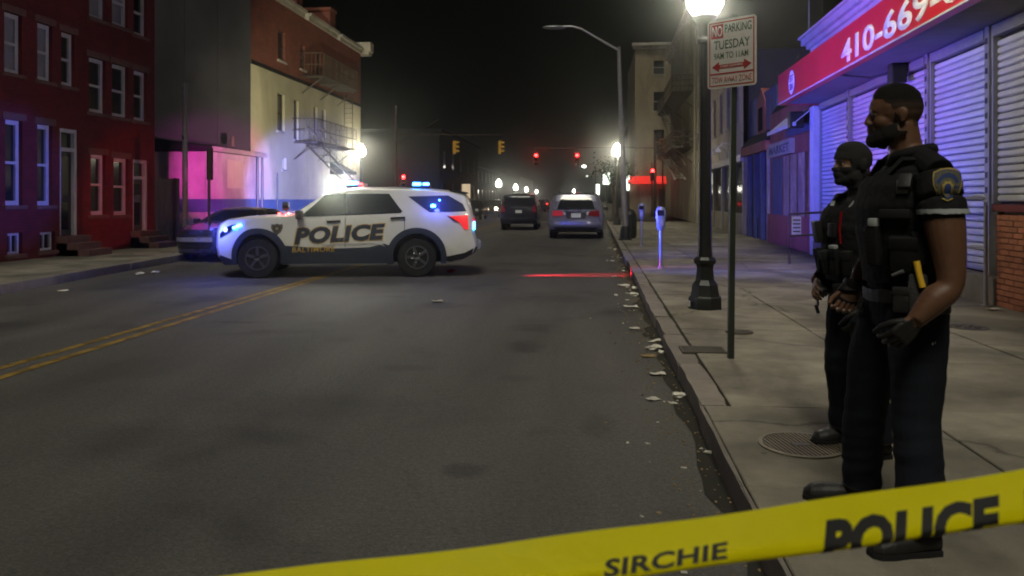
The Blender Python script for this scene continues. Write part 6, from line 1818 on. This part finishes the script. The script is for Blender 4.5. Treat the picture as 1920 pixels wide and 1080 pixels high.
# boot soles
for hl_, tl_ in (((-.115, .175), (.120, .335)), ((.115, -.215), (.420, -.185))):
    a_, b_ = V((*hl_, 0)), V((*tl_, 0)); d_ = (b_ - a_).normalized(); s_ = V((-d_.y, d_.x, 0)); L_ = (b_ - a_).length
    prof = [(0, .030), (.02, .042), (.25, .046), (.5, .044), (.75, .052), (.92, .045), (1.0, .022)]
    pts = [a_ + d_ * f * L_ * 1.01 + s_ * w_ for f, w_ in prof] + [a_ + d_ * f * L_ * 1.01 - s_ * w_ for f, w_ in prof[::-1]]
    MB().prism([V((p.x, p.y, -.002)) for p in pts], (0, 0, .022)).build('boot_sole', M['rubber'], P1)

# ---------------- the shorter officer in a balaclava, three-quarter view
o2 = at(1610, 4.2, .153); hd2 = R(200)
P2_ = thing('person', 'shorter police officer in black balaclava and loaded vest standing behind the tall one', 'person', o2, hd2)
mb = MB(); k_ = .893
mb.rings([(.0, 0, .72, .08, .115), (-.0, 0, .79, .115, .158), (.0, 0, .88, .122, .165), (.01, 0, .99, .124, .158), (.015, 0, 1.10, .132, .165, 0, 2.3), (.012, 0, 1.21, .136, .185, 0, 2.4), (.0, 0, 1.29, .122, .185, 0, 2.4), (-.012, 0, 1.345, .095, .145), (-.018, 0, 1.385, .065, .08), (-.014, 0, 1.41, .055, .058)], 24)
mb.tube([(-.02, 0, 1.34), (-.006, 0, 1.42), (.012, 0, 1.52)], [.066, .060, .060], 14)
mx2 = head(mb, (0, 0, 1.425), .93, R(-12))
for y in (1, -1): mb.tube([(-.02, 0, 1.41), (-.02, .09 * y, 1.37), (-.02, .16 * y, 1.335)], [.045, .05, .055], 12)
BL = [V((-.01, .175, 1.325)), V((-.015, .215, 1.20)), V((-.01, .235, 1.03)), V((.06, .20, .92)), V((.115, .165, .80))]
BR = [V((-.01, -.175, 1.325)), V((-.03, -.225, 1.20)), V((-.05, -.25, 1.04)), V((.03, -.235, .95)), V((.12, -.19, .90))]
mb.tube(BL, [.066, .064, .054, .050, .034], 14, sm=4); mb.tube(BR, [.066, .064, .056, .050, .034], 14, sm=4)
mb.tube([(.0, .08, .83), (.01, .10, .64), (.02, .115, .44), (.0, .13, .27), (-.01, .14, .085)], [.104, .092, .078, .074, .072], 16, sm=3)
mb.tube([(.0, -.08, .83), (.02, -.10, .64), (.03, -.12, .44), (.0, -.14, .27), (-.01, -.15, .085)], [.104, .092, .078, .074, .072], 16, sm=3)
foot(mb, (-.09, .12), (.165, .10)); foot(mb, (-.09, -.14), (.165, -.17))
fg = MB(); hand_parts(mb, fg, BL[-1], (.25, -.15, -.95), (.1, -.9, .1), (.9, .1, .2), .95, .42)
fg2 = MB(); hand_parts(mb, fg2, BR[-1], (.6, .55, -.35), (-.3, .6, -.4), (.4, .2, .85), .92, .5)
me2 = fuse(mb, .0055, 5); inv2 = mx2.inverted()
def reg2(p):
    q = inv2 @ p
    if 1.722 < q.z < 1.768 and q.x > .075 and abs(q.y) < .062: return 2
    if p.z < .10: return 4
    if seg_d(p, BL[3], BL[4])[0] < .05 and p.z < .83 and p.y > .1 and p.x > .08: return 4
    if seg_d(p, BR[3], BR[4] + V((.06, .04, -.03)))[0] < .06 and p.x > .10 and p.y < -.12 and p.z > .83: return 2
    if p.z < .80 and V((p.x, p.y)).length < .26: return 1
    return 0
def wr2(p):
    if p.z > 1.36 or p.z < .08: return 0
    return noise.noise(V((p.x * 9, p.y * 9, p.z * 6 + 9))) * .007 + noise.noise(V((p.x * 6, p.y * 6, p.z * 20))) * .005
body2 = finish('body', me2, [(fg, 4), (fg2, 2)], reg2, [M['cloth'], M['trousers'], M['skin2'], M['skin2'], M['leather']], P2_, wr2)
me2 = body2.data
hood = lambda p, n: (inv2 @ p).z > 1.60 and not (1.720 < (inv2 @ p).z < 1.770 and (inv2 @ p).x > .070 and abs((inv2 @ p).y) < .066)
BAL = mat('balaclava_knit', (.018, .018, .019), .9, var=.2, scale=30, bump=.6, bscale=400)
shell(me2, hood, .0055, BAL, 'balaclava', P2_, wob=.001)
for y in (1, -1):
    b = MB(); b.ball(mx2 @ V((.1085, y * .0325, 1.740)), .0105, 12); e = b.build('eye', M['eye'], P2_, 60)
    b = MB(); b.ball(mx2 @ V((.1165, y * .0345, 1.740)), .0048, 10); b.build('iris', M['hair'], e, 60)
    b = MB(); b.tube([mx2 @ V(v_) for v_ in ((.122, y * .014, 1.764), (.118, y * .030, 1.768), (.103, y * .050, 1.764))], [.0035, .004, .0025], 8); b.build('eyebrow', M['hair'], P2_, 60)
vest = shell(me2, lambda p, n: .93 < p.z < 1.31 and abs(p.y) < .185 and seg_d(p, BL[0], BL[2])[0] > .07 and seg_d(p, BR[0], BR[2])[0] > .07, .030, M['vest'], 'vest', P2_, wob=.003)
bvv = BVHTree.FromPolygons([v.co for v in vest.data.vertices], [tuple(p.vertices) for p in vest.data.polygons])
for s in (1, -1):
    b = MB(); b.tube([(.12, .085 * s, 1.29), (.05, .095 * s, 1.385), (-.06, .095 * s, 1.385), (-.12, .085 * s, 1.27)], [.028, .032, .032, .028], 8, flat=.5); b.build('shoulder_strap', M['vest'], P2_, 60)
    b = MB(); b.tube([(.125, .07 * s, 1.31), (.095, .085 * s, 1.355)], [.012, .012], 6, flat=.4); b.build('strap_clip', M['stripe'], P2_)
for k, y in enumerate((-.12, -.065, -.01, .05, .105)):
    pouch('magazine_pouch', M['vest'], P2_, bvv, (1, y, 1.03), (-1, 0, 0), (.048, .045, .13), .009, .05, cap=M['cloth'] if k % 2 else M['leather'])
pouch('magazine_tip', M['stripe'], P2_, bvv, (1, .05, 1.115), (-1, 0, 0), (.040, .03, .02), .004, -.3)
pouch('radio', M['plastic'], P2_, bvv, (1, -.10, 1.19), (-1, 0, 0), (.055, .04, .12), .008, .05)
pouch('body_camera', M['plastic'], P2_, bvv, (1, .03, 1.20), (-1, 0, 0), (.05, .025, .075), .006, .05)
pouch('badge', M['steel'], P2_, bvv, (1, -.145, 1.20), (-1, .2, 0), (.022, .008, .05), .003, 0)
b = MB(); b.tube([(.165, .075, 1.30), (.178, .075, 1.20), (.172, .078, 1.13)], .006, 6); b.build('pen', M['redlens'], P2_)
pouch('side_pouch', M['vest'], P2_, bvv, (.03, 1, 1.0), (0, -1, 0), (.13, .06, .17), .014, .05, cap=M['vest'])
pouch('side_pouch', M['vest'], P2_, bvv, (.0, -1, .98), (0, 1, 0), (.14, .07, .17), .014, .05, cap=M['vest'])
belt = shell(me2, lambda p, n: .855 < p.z < .905 and V((p.x, p.y)).length < .20, .02, M['leather'], 'belt', P2_)
bvb = BVHTree.FromPolygons([v.co for v in belt.data.vertices], [tuple(p.vertices) for p in belt.data.polygons])
pouch('holster', M['leather'], P2_, bvb, (-.01, -1, .87), (0, 1, 0), (.07, .06, .20), .014, .05)
pouch('belt_pouch', M['leather'], P2_, bvb, (1, .06, .87), (-1, 0, 0), (.08, .05, .09), .012, .05, cap=M['leather'])
h, n_ = surf(bvb, (.06, -1, .87), (0, 1, 0))
b = MB(); b.tube([h + V((.02, -.03, -.01)), h + V((.03, -.05, -.06)), h + V((.03, -.04, -.11))], .007, 6); b.cbox(h + V((.03, -.05, -.13)), (.02, .006, .05), (.2, .2, 0)); b.build('keys', M['steel'], P2_)
for hl_, tl_ in (((-.09, .12), (.165, .10)), ((-.09, -.14), (.165, -.17))):
    a_, b_ = V((*hl_, 0)), V((*tl_, 0)); d_ = (b_ - a_).normalized(); s_ = V((-d_.y, d_.x, 0)); L_ = (b_ - a_).length
    prof = [(0, .030), (.02, .042), (.25, .046), (.5, .044), (.75, .052), (.92, .045), (1.0, .022)]
    pts = [a_ + d_ * f * L_ * 1.01 + s_ * w_ for f, w_ in prof] + [a_ + d_ * f * L_ * 1.01 - s_ * w_ for f, w_ in prof[::-1]]
    MB().prism([V((p.x, p.y, -.002)) for p in pts], (0, 0, .022)).build('boot_sole', M['rubber'], P2_)

# ------------------------------------------------------------------ barrier tape across the foreground
DT = .95
def tape_top(px):            # height of the tape's upper edge in the photograph
    k = (px - 480) / 1440.0
    return 1072 - 155 * k - 38 * k * k
def tape_pt(px, s, off=0.):
    """s: distance in metres from the upper edge along the film; the lower part curls under"""
    d = DT + .02 * math.sin(px * .0021)
    p = at(px, d, zat(tape_top(px), d)); r = ray(px).normalized(); nrm = V((-SP * -1, -CP, 0)); nrm = V((SP, -CP, 0))
    flat, rad = .0475, .0075 + .0015 * math.sin(px * .004)
    tilt = 1.15 + .15 * math.sin(px * .003)
    if s <= flat: dz, dy, n_ = -s, -tilt * s * .5, V((nrm.x, nrm.y, 0))
    else:
        a = (s - flat) / rad
        if a < PI * .95: dz, dy = -flat - rad * math.sin(a), -tilt * flat * .5 + rad * (1 - math.cos(a)); n_ = V((nrm.x * math.cos(a), nrm.y * math.cos(a), -math.sin(a)))
        else:
            e = s - flat - rad * PI * .95; dz, dy = -flat - rad * math.sin(PI * .95) + e, -tilt * flat * .5 + rad * (1 - math.cos(PI * .95)); n_ = V((-nrm.x, -nrm.y, 0))
    p = p - V((nrm.x, nrm.y, 0)) * dy + V((0, 0, dz + .0012 * math.sin(px * .013 + s * 60)))
    return p + n_ * off
t = thing('barrier_tape', 'yellow police barrier tape with black lettering stretched across the foreground', 'tape', tape_pt(1300, .03))
iv = -V(t.location)
b = MB(); ss = [0, .012, .024, .036, .0475] + [.0475 + .0030 * k for k in range(1, 9)] + [.076]
rows = []
for i in range(241):
    px = -2600 + 7000 * i / 240
    rows.append([b.bm.verts.new(tape_pt(px, s) + iv) for s in ss])
for A_, B_ in zip(rows, rows[1:]):
    for k in range(len(ss) - 1): b.bm.faces.new((A_[k], A_[k + 1], B_[k + 1], B_[k]))
film = b.build('film', M['tape'], t, 60, recalc=False)
def tape_words(body, pa, pb, sa, sb, shear=.25, off=.02):
    bm = fit(text_mesh(body, 1, off, shear, spacing=1.05), pa, pb, sb, sa)
    cuts(bm, 0, frange(pa + 4, pb, 8)); cuts(bm, 1, [sa + (sb - sa) * k / 14 for k in range(1, 14)])
    for v in bm.verts: v.co = tape_pt(v.co.x, v.co.y, .0004) + iv
    me = bpy.data.meshes.new('tape_lettering'); bm.to_mesh(me); bm.free(); link('tape_lettering', me, M['black'], t)
tape_words('POLICE', 1520, 1862, .0205, .068, .30, .06); tape_words('LINE', 1888, 2090, .0205, .068, .30, .06)
tape_words('SIRCHIE', 1128, 1358, .028, .0455, .12, .035)
tape_words('DO NOT CROSS', 300, 908, .0205 + .012, .07, .30, .035)
HAZE = .0034
# ------------------------------------------------------------------ the light of the flashing lamps
def spot(name, loc, target, col, power, cone, blend=.6, size=.06, parent=None):
    l = bpy.data.lights.new(name, 'SPOT'); l.energy = power; l.color = col; l.spot_size = R(cone); l.spot_blend = blend; l.shadow_soft_size = size
    o = bpy.data.objects.new(name, l); COL.objects.link(o); o.location = loc
    o.rotation_euler = (V(target) - V(loc)).to_track_quat('-Z', 'Y').to_euler()
    return o
bpy.context.view_layer.update()
MW = Matrix.Translation(SUV.location) @ Matrix.Rotation(SUV.rotation_euler.z, 4, 'Z')
def suv(x, y, z): return MW @ V((x, y, z))
BLUE, RED = (.07, .10, 1.0), (1.0, .02, .05)
lw = lambda px, py: FLL.w(FLL.x(px), 0, FLL.z(px, py))
rw_ = lambda px, py: FRL.w(FRL.x(px), 0, FRL.z(px, py))
spot('red_beacon', suv(-.35, -.3, 2.05), lw(250, 385), (1, .01, .04), 700, 32)
spot('red_beacon', suv(-.35, .2, 2.05), lw(425, 325), (1, .06, .70), 12000, 19)
spot('blue_beacon', suv(-.2, -.5, 2.02), lw(570, 362), (.20, .24, 1.0), 60000, 22)
spot('blue_beacon', suv(.1, .75, 2.0), lw(25, 330), BLUE, 1700, 26)
spot('blue_beacon', suv(-2.80, .95, 1.12), rw_(1650, 205), BLUE, 5600, 72, .8)
spot('blue_beacon', suv(-2.80, .90, 1.12), rw_(1475, 245), (.10, .10, 1.0), 6500, 56, .9)
spot('red_beacon', suv(-2.0, 1.15, 1.75), rw_(1650, 150), (1, .04, .3), 1100, 56, 1.)
spot('alley_beam', suv(.06, -.74, 1.9), lw(612, 225), (1, .92, .60), 11000, 46, .9)
spot('blue_beacon', suv(-2.95, .0, 1.2), at(1070, 29, .7), BLUE, 800, 16)
spot('red_band_spot', suv(-2.92, .75, .32), suv(-4.6, .80, .0), RED, 3200, 24, 1., .12)  # added low spot that lays the red band on the road, no lamp there

def point(name, loc, col, power, size=.05):
    l = bpy.data.lights.new(name, 'POINT'); l.energy = power; l.color = col; l.shadow_soft_size = size
    o = bpy.data.objects.new(name, l); COL.objects.link(o); o.location = loc
point('blue_flasher', suv(2.30, 1.10, .95), BLUE, 34)
point('blue_flasher', suv(-1.9, 1.12, 1.42), BLUE, 9)
point('red_flasher', suv(1.05, .55, 1.36), RED, 9)
# ------------------------------------------------------------------ night haze round the lamps
HZ = bpy.data.materials.new('haze'); HZ.use_nodes = True
nt = HZ.node_tree; nt.nodes.remove(nt.nodes['Principled BSDF'])
pv = nt.nodes.new('ShaderNodeVolumePrincipled'); pv.inputs['Color'].default_value = (.80, .84, .82, 1); pv.inputs['Density'].default_value = HAZE; pv.inputs['Anisotropy'].default_value = .972
nt.links.new(pv.outputs[0], nt.nodes['Material Output'].inputs['Volume'])
b = MB(); b.box((-305, -35, -1.03), (305, 465, 17)); tag(b.build('haze', HZ), kind='stuff')
